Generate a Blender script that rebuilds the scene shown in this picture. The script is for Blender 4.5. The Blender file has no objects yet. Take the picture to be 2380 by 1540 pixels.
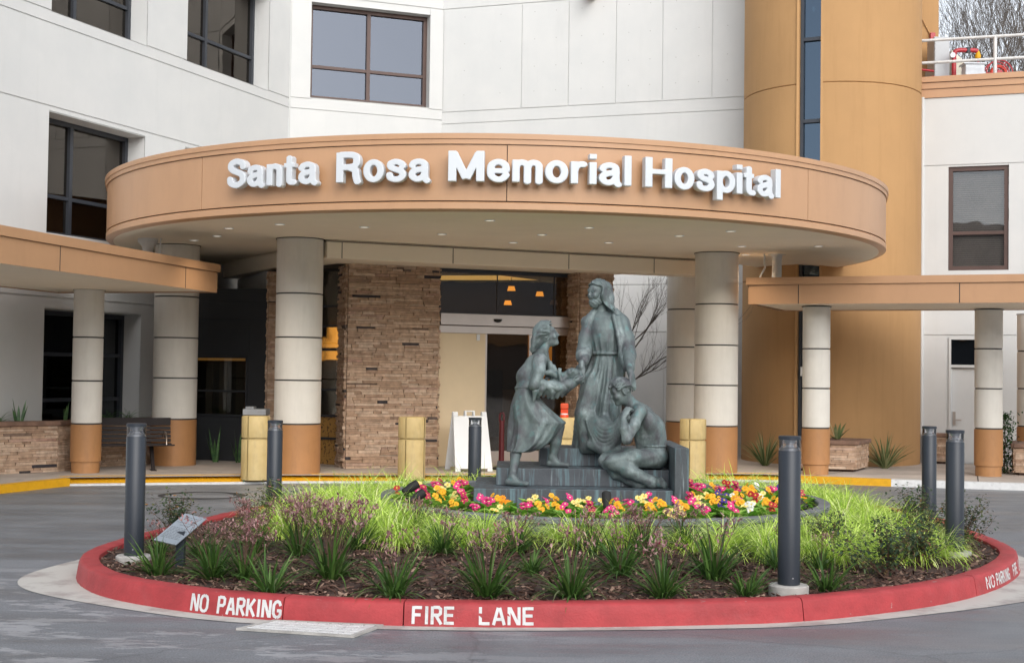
import bpy, math, random
import numpy as np
from mathutils import Vector, Matrix, noise
R = math.radians
scene = bpy.context.scene
COL = scene.collection
random.seed(7)
rng = np.random.default_rng(5)

# ------------------------------------------------------------------ camera
cd = bpy.data.cameras.new('camera'); cam = bpy.data.objects.new('camera', cd); COL.objects.link(cam)
cd.sensor_width = 36; cd.lens = 36*3160/2379; cd.clip_end = 2000
PITCH = math.atan(97/3160); ROLL = 0.0135
f = Vector((0, math.cos(PITCH), math.sin(PITCH))); u0 = Vector((0, -math.sin(PITCH), math.cos(PITCH))); r0 = Vector((1, 0, 0))
r = r0*math.cos(ROLL)+u0*math.sin(ROLL); u = u0*math.cos(ROLL)-r0*math.sin(ROLL)
M = Matrix((r, u, -f)).transposed().to_4x4(); M.translation = (0, 0, 1.6)
cam.matrix_world = M
scene.camera = cam
# ------------------------------------------------------------------ sky and sun (overcast)
SUN_EL, SUN_AZ = R(31), R(165)
w = bpy.data.worlds.new('World'); scene.world = w; w.use_nodes = True
nt = w.node_tree; bg = nt.nodes['Background']
sky = nt.nodes.new('ShaderNodeTexSky'); sky.sky_type = 'NISHITA'; sky.sun_disc = False
sky.sun_elevation = SUN_EL; sky.sun_rotation = SUN_AZ; sky.air_density = 1.0; sky.dust_density = 1.5; sky.ozone_density = 1.0
hs = nt.nodes.new('ShaderNodeHueSaturation'); hs.inputs['Saturation'].default_value = 0.30
nt.links.new(sky.outputs[0], hs.inputs['Color']); nt.links.new(hs.outputs[0], bg.inputs['Color'])
bg.inputs['Strength'].default_value = 0.15
sl = bpy.data.lights.new('sun', 'SUN'); so = bpy.data.objects.new('sun', sl); COL.objects.link(so)
sl.energy = 0.9; sl.angle = R(60); sl.color = (1, .985, .965)
# sky sun_rotation is measured clockwise from +Y (seen from above)
sd = Vector((math.sin(SUN_AZ)*math.cos(SUN_EL), math.cos(SUN_AZ)*math.cos(SUN_EL), math.sin(SUN_EL)))
so.rotation_euler = sd.to_track_quat('Z', 'Y').to_euler(); so.location = sd*60
vs = scene.view_settings; vs.view_transform = 'Standard'; vs.look = 'None'; vs.gamma = 1; vs.use_curve_mapping = False
vs.exposure = 0.80
scene.cycles.max_bounces = 8; scene.cycles.transparent_max_bounces = 16
# ------------------------------------------------------------------ helpers
def prop(o, label=None, cat=None, group=None, kind=None):
    if label: o['label'] = label
    if cat: o['category'] = cat
    if group: o['group'] = group
    if kind: o['kind'] = kind
    return o
def thing(name, loc, label, cat, group=None, rz=0.0):
    o = bpy.data.objects.new(name, None); COL.objects.link(o); o.location = loc; o.rotation_euler = (0, 0, rz)
    o.empty_display_size = .2
    return prop(o, label, cat, group)
def copy_tree(o, parent=None):
    c = o.copy(); COL.objects.link(c)
    if parent: c.parent = parent
    for ch in o.children: copy_tree(ch, c)
    return c
class MB:
    def __init__(s): s.v = []; s.f = []; s.m = []
    def quad(s, a, b, c, d, m=0):
        n = len(s.v); s.v += [tuple(a), tuple(b), tuple(c), tuple(d)]; s.f.append((n, n+1, n+2, n+3)); s.m.append(m)
    def poly(s, pts, m=0):
        n = len(s.v); s.v += [tuple(p) for p in pts]; s.f.append(tuple(range(n, n+len(pts)))); s.m.append(m)
    def box8(s, p, m=0):  # p: 8 corners, bottom ring ccw then top ring
        n = len(s.v); s.v += [tuple(q) for q in p]
        for a in ((3, 2, 1, 0), (4, 5, 6, 7), (0, 1, 5, 4), (1, 2, 6, 5), (2, 3, 7, 6), (3, 0, 4, 7)):
            s.f.append(tuple(n+i for i in a)); s.m.append(m)
    def box(s, x0, x1, y0, y1, z0, z1, m=0):
        s.box8([(x0, y0, z0), (x1, y0, z0), (x1, y1, z0), (x0, y1, z0), (x0, y0, z1), (x1, y0, z1), (x1, y1, z1), (x0, y1, z1)], m)
    def obox(s, P, t, s0, s1, d0, d1, z0, z1, m=0):  # along wall dir t, d = outward offset
        n = (t[1], -t[0])
        q = lambda a, d, z: (P[0]+t[0]*a+n[0]*d, P[1]+t[1]*a+n[1]*d, z)
        s.box8([q(s0, d1, z0), q(s1, d1, z0), q(s1, d0, z0), q(s0, d0, z0), q(s0, d1, z1), q(s1, d1, z1), q(s1, d0, z1), q(s0, d0, z1)], m)
    def prism(s, poly, z0, z1, m=0, caps=True):
        n = len(poly); b = len(s.v)
        s.v += [(x, y, z0) for x, y in poly]+[(x, y, z1) for x, y in poly]
        for i in range(n):
            j = (i+1) % n; s.f.append((b+i, b+j, b+n+j, b+n+i)); s.m.append(m)
        if caps:
            s.f.append(tuple(b+n+i for i in range(n))); s.m.append(m)
            s.f.append(tuple(b+n-1-i for i in range(n))); s.m.append(m)
    def lathe(s, prof, c=(0, 0, 0), n=24, a0=0, a1=2*math.pi, m=0, cap=True):
        full = abs(a1-a0-2*math.pi) < 1e-6; k = n if full else n+1; b = len(s.v)
        for (rr, z) in prof:
            for i in range(k):
                a = a0+(a1-a0)*i/n; s.v.append((c[0]+rr*math.cos(a), c[1]+rr*math.sin(a), c[2]+z))
        for j in range(len(prof)-1):
            for i in range(n):
                i2 = (i+1) % k; s.f.append((b+j*k+i, b+j*k+i2, b+(j+1)*k+i2, b+(j+1)*k+i)); s.m.append(m)
        if cap and full:
            if prof[0][0] > 1e-4: s.f.append(tuple(b+k-1-i for i in range(k))); s.m.append(m)
            if prof[-1][0] > 1e-4: s.f.append(tuple(b+(len(prof)-1)*k+i for i in range(k))); s.m.append(m)
    def tube(s, pts, rad, n=8, m=0, cap=True):
        pts = [Vector(p) for p in pts]; L = len(pts)
        if not hasattr(rad, '__len__'): rad = [rad]*L
        b = len(s.v); ref = None
        for i, p in enumerate(pts):
            t = (pts[min(i+1, L-1)]-pts[max(i-1, 0)]).normalized()
            if ref is None:
                ref = t.orthogonal().normalized()
            ref = (ref-t*ref.dot(t)).normalized(); o2 = t.cross(ref)
            for k in range(n):
                a = 2*math.pi*k/n; s.v.append(tuple(p+(ref*math.cos(a)+o2*math.sin(a))*rad[i]))
        for i in range(L-1):
            for k in range(n):
                k2 = (k+1) % n; s.f.append((b+i*n+k, b+i*n+k2, b+(i+1)*n+k2, b+(i+1)*n+k)); s.m.append(m)
        if cap:
            s.f.append(tuple(b+n-1-k for k in range(n))); s.m.append(m)
            s.f.append(tuple(b+(L-1)*n+k for k in range(n))); s.m.append(m)
    def build(s, name, mats, parent=None, smooth=None, loc=(0, 0, 0), bevel=0):
        me = bpy.data.meshes.new(name); me.from_pydata(s.v, [], s.f); me.update()
        if not isinstance(mats, (list, tuple)): mats = [mats]
        for q in mats: me.materials.append(q)
        if len(mats) > 1: me.polygons.foreach_set('material_index', s.m)
        if smooth is not None:
            me.polygons.foreach_set('use_smooth', [True]*len(me.polygons))
            if smooth < 180: me.set_sharp_from_angle(angle=R(smooth))
        o = bpy.data.objects.new(name, me); COL.objects.link(o); o.location = loc
        if parent: o.parent = parent
        if bevel:
            b = o.modifiers.new('bevel', 'BEVEL'); b.width = bevel; b.segments = 2; b.limit_method = 'ANGLE'
        return o
# world-space mesh under an Empty that stands at P: shift by -P
def wbuild(mb, name, mats, par, **k):
    L = par.location; p = par
    off = Vector(L)
    q = par.parent
    while q: off += Vector(q.location); q = q.parent
    return mb.build(name, mats, par, loc=(-off[0], -off[1], -off[2]), **k)
# ------------------------------------------------------------------ materials
def newmat(name):
    m = bpy.data.materials.new(name); m.use_nodes = True; return m, m.node_tree, m.node_tree.nodes['Principled BSDF']
def setp(b, **k):
    for kk, v in k.items(): b.inputs[kk.replace('_', ' ')].default_value = v
def mat(name, c, rough=.6, var=.12, scale=3.0, bump=0.0, bscale=60, metal=0.0, spec=.5, stretch=(1, 1, 1), coat=0, c2=None, lo=.35, hi=.65):
    m, t, b = newmat(name); N = t.nodes.new; Lk = t.links.new
    tc = N('ShaderNodeTexCoord'); mp = N('ShaderNodeMapping'); mp.inputs['Scale'].default_value = stretch
    Lk(tc.outputs['Object'], mp.inputs[0])
    nz = N('ShaderNodeTexNoise'); nz.inputs['Scale'].default_value = scale; nz.inputs['Detail'].default_value = 6; nz.inputs['Roughness'].default_value = .62
    Lk(mp.outputs[0], nz.inputs['Vector'])
    rp = N('ShaderNodeValToRGB'); rp.color_ramp.elements[0].position = lo; rp.color_ramp.elements[1].position = hi
    d = c2 if c2 else tuple(x*(1-var) for x in c)
    rp.color_ramp.elements[0].color = (*d, 1); rp.color_ramp.elements[1].color = (*(c if c2 else tuple(min(1, x*(1+var*.5)) for x in c)), 1)
    Lk(nz.outputs[0], rp.inputs[0]); Lk(rp.outputs[0], b.inputs['Base Color'])
    setp(b, Roughness=rough, Metallic=metal); b.inputs['Specular IOR Level'].default_value = spec
    if coat: b.inputs['Coat Weight'].default_value = coat; b.inputs['Coat Roughness'].default_value = .15
    if bump:
        n2 = N('ShaderNodeTexNoise'); n2.inputs['Scale'].default_value = bscale; n2.inputs['Detail'].default_value = 4
        Lk(mp.outputs[0], n2.inputs['Vector'])
        bp = N('ShaderNodeBump'); bp.inputs['Strength'].default_value = bump; bp.inputs['Distance'].default_value = .01
        Lk(n2.outputs[0], bp.inputs['Height']); Lk(bp.outputs[0], b.inputs['Normal'])
    return m
def island_mat(name, stops, rough=.75, bump=.3, bscale=90, noise_mix=.25, spec=.3):
    m, t, b = newmat(name); N = t.nodes.new; Lk = t.links.new
    g = N('ShaderNodeNewGeometry'); rp = N('ShaderNodeValToRGB'); cr = rp.color_ramp; cr.interpolation = 'LINEAR'
    while len(cr.elements) < len(stops): cr.elements.new(.5)
    for e, (p, c) in zip(cr.elements, stops): e.position = p; e.color = (*c, 1)
    Lk(g.outputs['Random Per Island'], rp.inputs[0])
    tc = N('ShaderNodeTexCoord'); nz = N('ShaderNodeTexNoise'); nz.inputs['Scale'].default_value = 14; nz.inputs['Detail'].default_value = 6
    Lk(tc.outputs['Object'], nz.inputs['Vector'])
    mr = N('ShaderNodeMapRange'); mr.inputs[1].default_value = .3; mr.inputs[2].default_value = .7; mr.inputs[3].default_value = 1-noise_mix; mr.inputs[4].default_value = 1+noise_mix
    Lk(nz.outputs[0], mr.inputs[0])
    mx = N('ShaderNodeMix'); mx.data_type = 'RGBA'; mx.blend_type = 'MULTIPLY'; mx.inputs[0].default_value = 1
    Lk(rp.outputs[0], mx.inputs[6]); Lk(mr.outputs[0], mx.inputs[7]); Lk(mx.outputs[2], b.inputs['Base Color'])
    setp(b, Roughness=rough); b.inputs['Specular IOR Level'].default_value = spec
    if bump:
        n2 = N('ShaderNodeTexNoise'); n2.inputs['Scale'].default_value = bscale; n2.inputs['Detail'].default_value = 5; Lk(tc.outputs['Object'], n2.inputs['Vector'])
        bp = N('ShaderNodeBump'); bp.inputs['Strength'].default_value = bump; bp.inputs['Distance'].default_value = .01
        Lk(n2.outputs[0], bp.inputs['Height']); Lk(bp.outputs[0], b.inputs['Normal'])
    return m
def leaf_mat(name, stops, rough=.5, trans=.25):
    m = island_mat(name, stops, rough=rough, bump=0, noise_mix=.15, spec=.3)
    b = m.node_tree.nodes['Principled BSDF']
    t = m.node_tree; tr = t.nodes.new('ShaderNodeBsdfTranslucent'); mx = t.nodes.new('ShaderNodeMixShader'); mx.inputs[0].default_value = trans
    src = b.inputs['Base Color'].links[0].from_socket
    t.links.new(src, tr.inputs[0]); t.links.new(b.outputs[0], mx.inputs[1]); t.links.new(tr.outputs[0], mx.inputs[2])
    t.links.new(mx.outputs[0], t.nodes['Material Output'].inputs[0])
    return m
def emit(name, c, s):
    m, t, b = newmat(name); setp(b, Base_Color=(*c, 1)); b.inputs['Emission Color'].default_value = (*c, 1); b.inputs['Emission Strength'].default_value = s; return m
def glass(name, tint, refl=.12, trans=(.3, .3, .32), rough=.01):
    # architectural pane: tinted see-through + fresnel mirror
    m, t, b = newmat(name); t.nodes.remove(b); N = t.nodes.new; Lk = t.links.new
    tr = N('ShaderNodeBsdfTransparent'); tr.inputs[0].default_value = (*trans, 1)
    gl = N('ShaderNodeBsdfGlossy'); gl.inputs['Roughness'].default_value = rough; gl.inputs[0].default_value = (*tint, 1)
    lw = N('ShaderNodeFresnel'); lw.inputs[0].default_value = 1.5
    ad = N('ShaderNodeMath'); ad.operation = 'ADD'; ad.use_clamp = True; ad.inputs[1].default_value = refl; Lk(lw.outputs[0], ad.inputs[0])
    mx = N('ShaderNodeMixShader'); Lk(ad.outputs[0], mx.inputs[0]); Lk(tr.outputs[0], mx.inputs[1]); Lk(gl.outputs[0], mx.inputs[2])
    nz = N('ShaderNodeTexNoise'); nz.inputs['Scale'].default_value = 1.3; tc = N('ShaderNodeTexCoord'); Lk(tc.outputs['Object'], nz.inputs[0])
    bp = N('ShaderNodeBump'); bp.inputs['Strength'].default_value = .05; bp.inputs['Distance'].default_value = .05
    Lk(nz.outputs[0], bp.inputs['Height']); Lk(bp.outputs[0], gl.inputs['Normal'])
    Lk(mx.outputs[0], t.nodes['Material Output'].inputs[0]); return m
m_white = mat('white_stucco', (.615, .615, .60), .85, .035, 1.3, .12, 220, c2=(.58, .585, .575))
m_brown = mat('bronze_panel', (.50, .285, .155), .36, .05, 1.2, 0, spec=.45)
m_tower = mat('ochre_stucco', (.44, .25, .104), .8, .06, .9, .15, 160)
m_tan = mat('tan_column', (.68, .65, .59), .7, .05, 2.0, .08, 200)
m_base = mat('brown_column_base', (.42, .205, .08), .55, .08, 2.0, .05, 120)
m_soffit = mat('soffit', (.86, .76, .61), .75, .04, 1.0)
m_groove = mat('groove', (.05, .04, .035), .8)
m_metal = mat('silver_band', (.55, .55, .57), .35, metal=.8)
m_frame_d = mat('dark_frame', (.035, .04, .05), .45)
m_frame_b = mat('brown_frame', (.085, .045, .035), .45)
m_dark = mat('charcoal_panel', (.022, .024, .028), .55, .15, 1.5)
m_black = mat('black_interior', (.012, .011, .010), .7)
m_postgrey = mat('charcoal_powdercoat', (.020, .026, .036), .42, .08, 6, 0)
m_conc = mat('concrete', (.45, .43, .40), .85, .2, 7, .25, 90)
m_side = mat('pavement', (.52, .455, .40), .8, .18, 1.6, .15, 150)
m_yellow = mat('yellow_paint', (.72, .37, .004), .6, .1, 9, .1, 200)
m_whitep = mat('white_paint', (.66, .66, .65), .6, .1, 9, .1, 200)
m_lett = mat('white_letter', (.62, .65, .68), .4, .02)
m_steel = mat('brushed_steel', (.55, .48, .43), .28, .05, 4, metal=.85)
m_red = mat('kerb_red', (.40, .042, .046), .65, .2, 5, .35, 60)
def wear(m, c, scale, lo, hi, stretch=(1, 1, 1), amt=.9):
    # chipped and scuffed patches mixed over a finished material's colour
    t = m.node_tree; b = t.nodes['Principled BSDF']; src = b.inputs['Base Color'].links[0].from_socket; N = t.nodes.new; Lk = t.links.new
    tc = N('ShaderNodeTexCoord'); mp = N('ShaderNodeMapping'); mp.inputs['Scale'].default_value = stretch; Lk(tc.outputs['Object'], mp.inputs[0])
    nz = N('ShaderNodeTexNoise'); nz.inputs['Scale'].default_value = scale; nz.inputs['Detail'].default_value = 9; nz.inputs['Roughness'].default_value = .7; Lk(mp.outputs[0], nz.inputs[0])
    r_ = N('ShaderNodeValToRGB'); r_.color_ramp.elements[0].position = lo; r_.color_ramp.elements[1].position = hi; r_.color_ramp.elements[0].color = (0, 0, 0, 1); r_.color_ramp.elements[1].color = (amt, amt, amt, 1); Lk(nz.outputs[0], r_.inputs[0])
    x = N('ShaderNodeMix'); x.data_type = 'RGBA'; Lk(r_.outputs[0], x.inputs[0]); Lk(src, x.inputs[6]); x.inputs[7].default_value = (*c, 1); Lk(x.outputs[2], b.inputs['Base Color'])
wear(m_red, (.34, .30, .28), 9, .66, .69); wear(m_red, (.16, .05, .05), 4, .60, .74, (1, 1, 3), .5); wear(m_red, (.46, .13, .13), 3, .55, .75, (1, 1, 1), .28)
m_cream = mat('cream_bollard', (.54, .42, .20), .6, .18, 4, .12, 120, c2=(.46, .34, .14))
m_tanpan = mat('tan_board', (.74, .60, .40), .6, .05, 1.5)
m_bench = mat('bench_metal', (.016, .010, .010), .7, .15, 8)
m_plast = mat('white_plastic', (.74, .77, .80), .45, .03)
m_firered = mat('red_pipe', (.42, .03, .04), .4, .1)
m_grey = mat('grey_box', (.46, .48, .50), .5, .06)
m_bark = mat('grey_bark', (.13, .11, .095), .9, .3, 20, .3, 60)
m_soil = mat('bark_mulch_ground', (.07, .04, .03), .95, .4, 14, .6, 60)
m_chip = island_mat('bark_chips', [(0, (.035, .018, .014)), (.5, (.095, .05, .036)), (.82, (.17, .10, .075)), (1, (.40, .27, .20))], .85, 0, noise_mix=.2)
m_stone = island_mat('ledger_stone', [(0, (.045, .04, .045)), (.035, (.07, .06, .06)), (.05, (.38, .25, .17)), (.35, (.46, .315, .215)), (.7, (.52, .37, .265)), (.93, (.57, .43, .32)), (1, (.42, .26, .195))], .85, .5, 45, .22)
m_cap = mat('stone_cap', (.22, .13, .09), .8, .3, 5, .4, 40)
m_mortar = mat('mortar', (.06, .04, .03), .95)
m_pane = glass('window_glass', (.55, .58, .62), .07, (.32, .32, .33))
m_paneb = glass('bronze_glass', (.52, .47, .42), .14, (.35, .32, .29))
m_clear = glass('clear_glass', (.8, .8, .8), .06, (.75, .74, .70))
m_lens = glass('lamp_lens', (.9, .92, .95), .10, (.92, .94, .96))
m_room = mat('room_wall', (.16, .15, .14), .9)
m_amber = emit('amber_glow', (1.0, .42, .06), 1.3)
m_amber2 = emit('amber_lamp', (1.0, .40, .05), 1.1)
m_warm = emit('lamp_white', (1.0, .88, .62), 1.6)
m_dl = emit('downlight_glow', (1.0, .93, .8), .35)
for (m_, c_, sc_, lo_w, hi_w, st_w, am_) in ((m_white, (.40, .40, .38), 2.0, .54, .80, (2.5, 2.5, .22), .14), (m_tower, (.28, .145, .05), 2.2, .50, .78, (3, 3, .25), .30), (m_brown, (.34, .19, .10), 2.5, .50, .78, (2, 2, .5), .25), (m_base, (.22, .12, .06), 5, .50, .75, (2, 2, .6), .35), (m_cream, (.30, .24, .13), 6, .52, .72, (2, 2, .5), .45), (m_tan, (.40, .37, .32), 3, .50, .78, (2.5, 2.5, .3), .25), (m_side, (.22, .20, .18), 3.2, .52, .70, (1, 1, 1), .45), (m_whitep, (.35, .34, .33), 12, .55, .68, (1, 1, 1), .6), (m_yellow, (.30, .22, .08), 9, .58, .72, (1, 1, 1), .5), (m_conc, (.25, .24, .22), 12, .52, .7, (1, 1, 1), .4)):
    wear(m_, c_, sc_, lo_w, hi_w, st_w, am_)
# ------------------------------------------------------------------ ground, road, kerb island
def asphalt():
    m, t, b = newmat('asphalt'); N = t.nodes.new; Lk = t.links.new
    tc = N('ShaderNodeTexCoord')
    def nz(s, det=6, ro=.6, stretch=None):
        n = N('ShaderNodeTexNoise'); n.inputs['Scale'].default_value = s; n.inputs['Detail'].default_value = det; n.inputs['Roughness'].default_value = ro
        if stretch:
            mp = N('ShaderNodeMapping'); mp.inputs['Scale'].default_value = stretch; mp.inputs['Rotation'].default_value = (0, 0, R(12)); Lk(tc.outputs['Object'], mp.inputs[0]); Lk(mp.outputs[0], n.inputs[0])
        else: Lk(tc.outputs['Object'], n.inputs[0])
        return n
    def ramp(src, p0, c0, p1, c1):
        q = N('ShaderNodeValToRGB'); q.color_ramp.elements[0].position = p0; q.color_ramp.elements[1].position = p1
        q.color_ramp.elements[0].color = (*c0, 1); q.color_ramp.elements[1].color = (*c1, 1); Lk(src, q.inputs[0]); return q
    def mix(fac, a, c, mode='MIX'):
        x = N('ShaderNodeMix'); x.data_type = 'RGBA'; x.blend_type = mode
        if isinstance(fac, float): x.inputs[0].default_value = fac
        else: Lk(fac, x.inputs[0])
        Lk(a, x.inputs[6]); Lk(c, x.inputs[7]); return x.outputs[2]
    base = ramp(nz(1.1, 8, .65).outputs[0], .3, (.15, .158, .168), .7, (.215, .225, .24))
    fine = ramp(nz(85, 4, .75).outputs[0], .32, (.50, .50, .50), .70, (1.42, 1.42, 1.42))
    c = mix(1.0, base.outputs[0], fine.outputs[0], 'MULTIPLY')
    # worn pale patches where the seal coat has gone
    pn = nz(1.5, 9, .72, (.7, 2.0, 1)); pf = ramp(pn.outputs[0], .535, (0, 0, 0), .555, (.7, .7, .7))
    rgb = N('ShaderNodeRGB'); rgb.outputs[0].default_value = (.36, .36, .37, 1)
    # patches live on the left part of the drive
    sx = N('ShaderNodeSeparateXYZ'); Lk(tc.outputs['Object'], sx.inputs[0])
    mr = N('ShaderNodeMapRange'); mr.inputs[1].default_value = -1.2; mr.inputs[2].default_value = .6; mr.inputs[3].default_value = 1; mr.inputs[4].default_value = .1; Lk(sx.outputs[0], mr.inputs[0])
    my = N('ShaderNodeMapRange'); my.inputs[1].default_value = 9.5; my.inputs[2].default_value = 11.5; my.inputs[3].default_value = 1; my.inputs[4].default_value = 0; Lk(sx.outputs[1], my.inputs[0])
    mm = N('ShaderNodeMath'); mm.operation = 'MULTIPLY'; Lk(mr.outputs[0], mm.inputs[0]); Lk(my.outputs[0], mm.inputs[1])
    m2 = N('ShaderNodeMath'); m2.operation = 'MULTIPLY'; Lk(mm.outputs[0], m2.inputs[0]); Lk(pf.outputs[0], m2.inputs[1])
    c = mix(m2.outputs[0], c, rgb.outputs[0])
    # darker damp streaks farther off
    st = ramp(nz(.8, 7, .6, (.5, 3.2, 1)).outputs[0], .40, (.90, .90, .92), .60, (1.08, 1.08, 1.09))
    c = mix(1.0, c, st.outputs[0], 'MULTIPLY')
    vo = N('ShaderNodeTexVoronoi'); vo.feature = 'DISTANCE_TO_EDGE'; vo.inputs['Scale'].default_value = .42; wv = N('ShaderNodeMix'); wv.data_type = 'RGBA'; wv.inputs[0].default_value = .22; Lk(tc.outputs['Object'], wv.inputs[6]); Lk(nz(2.2, 6).outputs['Color'], wv.inputs[7]); Lk(wv.outputs[2], vo.inputs['Vector'])
    ck = ramp(vo.outputs['Distance'], .0012, (.75, .75, .75), .005, (1, 1, 1)); c = mix(1.0, c, ck.outputs[0], 'MULTIPLY')
    Lk(c, b.inputs['Base Color'])
    rr = ramp(nz(.8, 7, .6, (.5, 3.2, 1)).outputs[0], .4, (.36,)*3, .6, (.62,)*3); Lk(rr.outputs[0], b.inputs['Roughness'])
    bp = N('ShaderNodeBump'); bp.inputs['Strength'].default_value = .35; bp.inputs['Distance'].default_value = .008
    Lk(nz(120, 3).outputs[0], bp.inputs['Height']); Lk(bp.outputs[0], b.inputs['Normal'])
    return m
m_asph = asphalt()
q = MB(); q.quad((-150, -80, 0), (150, -80, 0), (150, 220, 0), (-150, 220, 0)); prop(q.build('road', m_asph), kind='structure')

def catmull(P, n, closed=True):
    out = []; L = len(P)
    for i in range(L if closed else L-1):
        g = (lambda k: P[k % L]) if closed else (lambda k: P[min(max(k, 0), L-1)])
        p0, p1, p2, p3 = (np.array(g(i+k), float) for k in (-1, 0, 1, 2))
        for j in range(n):
            t = j/n
            out.append(.5*((2*p1)+(-p0+p2)*t+(2*p0-5*p1+4*p2-p3)*t*t+(-p0+3*p1-3*p2+p3)*t**3))
    if not closed: out.append(np.array(P[-1], float))
    return np.array(out)
ISL = [(-3.22, 10.20), (-2.80, 9.52), (-2.1, 8.99), (-1.44, 8.73), (-.66, 8.61), (.2, 8.62), (1.13, 8.75), (1.96, 8.97), (2.87, 9.53), (3.50, 10.14), (4.00, 10.86), (4.34, 11.6), (4.46, 12.3), (4.50, 13.1), (4.56, 14), (4.45, 15.1), (3.9, 16.1), (2.8, 16.8), (1.2, 17.1), (-.5, 16.9), (-1.9, 16.0), (-2.7, 14.6), (-3.1, 13.0), (-3.32, 11.8), (-3.38, 10.9)]
oc = catmull(ISL, 40)
seg = np.linalg.norm(np.roll(oc, -1, 0)-oc, axis=1); cum = np.concatenate([[0], np.cumsum(seg)]); PER = cum[-1]
def kerb_at(s):
    s = s % PER; i = int(np.searchsorted(cum, s, 'right')-1); i = min(i, len(oc)-1); t = (s-cum[i])/seg[i]
    a, b = oc[i], oc[(i+1) % len(oc)]; p = a+(b-a)*t; a2, b2 = oc[(i-3) % len(oc)], oc[(i+4) % len(oc)]
    d = (b2-a2); d /= np.linalg.norm(d); return p, d, np.array([-d[1], d[0]])   # ccw outline: inward = left
def kerb_s(x, y): return cum[np.argmin(np.linalg.norm(oc-np.array([x, y]), axis=1))]
KH = .15
prof = [(0, 0), (.012, .08), (.022, KH-.022), (.03, KH-.008), (.045, KH), (.15, KH), (.165, KH-.006), (.17, KH-.03), (.17, .02)]
joints = [kerb_s(-1.431, 8.728), kerb_s(-.668, 8.592), kerb_s(1.949, 8.948), kerb_s(3.45, 10.1), kerb_s(4.6, 13.8), kerb_s(2.8, 16.8), kerb_s(-1.9, 16), kerb_s(-3.3, 11.5)]
joints.sort(); mb = MB()
for k in range(len(joints)):
    a = joints[k]+.004; b = joints[(k+1) % len(joints)]-.004
    if b < a: b += PER
    n = max(3, int((b-a)/.08)); base = len(mb.v); K = len(prof)
    wob = rng.normal(0, .0015, (n+1, K))
    for i in range(n+1):
        p, d, inn = kerb_at(a+(b-a)*i/n)
        for j, (o, z) in enumerate(prof): e = p+inn*(o+wob[i, j]); mb.v.append((e[0], e[1], z+(wob[i, (j+3) % K] if z > .01 else 0)))
    for i in range(n):
        for j in range(K-1): mb.f.append((base+i*K+j+K, base+i*K+j, base+i*K+j+1, base+i*K+j+1+K)); mb.m.append(0)
    mb.f.append(tuple(base+j for j in range(K))); mb.m.append(0); mb.f.append(tuple(base+n*K+K-1-j for j in range(K))); mb.m.append(0)
kerb = prop(mb.build('island_kerb', m_red, smooth=40), kind='structure')
# stencilled lettering on the kerb face: strokes in a unit box (w, h=1), stencil gaps left open
ST = {'N': [[(0, 0), (0, 1)], [(.08, .97), (.52, .03)], [(.6, 0), (.6, 1)]],
      'O': [[(.26, 1), (.1, .93), (0, .75), (0, .25), (.1, .07), (.26, 0)], [(.38, 1), (.54, .93), (.64, .75), (.64, .25), (.54, .07), (.38, 0)]],
      'P': [[(0, 0), (0, 1)], [(.12, 1), (.42, 1), (.55, .9), (.55, .6), (.42, .48), (.12, .48)]],
      'A': [[(0, 0), (.25, .97)], [(.37, .97), (.62, 0)], [(.2, .3), (.42, .3)]],
      'R': [[(0, 0), (0, 1)], [(.12, 1), (.42, 1), (.55, .9), (.55, .62), (.42, .52), (.12, .52)], [(.3, .42), (.58, 0)]],
      'K': [[(0, 0), (0, 1)], [(.12, .45), (.55, 1)], [(.24, .5), (.58, 0)]],
      'I': [[(.08, 0), (.08, 1)]],
      'G': [[(.55, .78), (.45, .95), (.3, 1), (.12, .93), (0, .75), (0, .25), (.1, .07), (.26, 0)], [(.38, 0), (.52, .08), (.58, .2), (.58, .42), (.36, .42)]],
      'F': [[(0, 0), (0, 1)], [(.12, .97), (.52, .97)], [(.12, .52), (.44, .52)]],
      'E': [[(0, 0), (0, 1)], [(.12, .97), (.52, .97)], [(.12, .52), (.46, .52)], [(.12, .03), (.52, .03)]],
      'L': [[(0, 0), (0, 1)], [(.12, .03), (.5, .03)]]}
SW = {'N': .6, 'O': .64, 'P': .55, 'A': .62, 'R': .58, 'K': .58, 'I': .16, 'G': .58, 'F': .52, 'E': .52, 'L': .5}
def stencil(word, x0, y0, x1, y1, hgt=.098, zb=.024, wf=1.0):
    sa, sb = kerb_s(x0, y0), kerb_s(x1, y1); tot = sum(SW[c] for c in word)+.3*(len(word)-1); sc = (sb-sa)/tot
    mb = MB(); cur = 0; th = .195*hgt*wf
    def P(sx, hz, e=0):
        p, d, inn = kerb_at(sa+sx); o = np.interp(hz, [0, .08, KH-.022], [0, .012, .022])-.0025; g = p+inn*o; return (g[0], g[1], hz)
    for ch in word:
        for st in ST[ch]:
            pts = [((cur+x)*sc, zb+y*hgt) for x, y in st]
            for (a, b) in zip(pts[:-1], pts[1:]):
                dx, dz = b[0]-a[0], b[1]-a[1]; L = math.hypot(dx, dz) or 1; nx, nz = -dz/L*th/2, dx/L*th/2; ex, ez = dx/L*th*.28, dz/L*th*.28
                mb.quad(P(a[0]+nx-ex, a[1]+nz-ez), P(a[0]-nx-ex, a[1]-nz-ez), P(b[0]-nx+ex, b[1]-nz+ez), P(b[0]+nx+ex, b[1]+nz+ez))
        cur += SW[ch]+.3
    o = mb.build('stencilled_word', m_whitep, kerb); return o
stencil('NO', -2.09, 8.97, -1.97, 8.92); stencil('PARKING', -1.885, 8.875, -1.455, 8.735)
stencil('FIRE', -.60, 8.61, -.355, 8.60); stencil('LANE', -.185, 8.60, .145, 8.615)
stencil('NO', 3.60, 10.27, 3.69, 10.40, .08, .035); stencil('PARKING', 3.74, 10.46, 3.96, 10.80, .08, .035)
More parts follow.
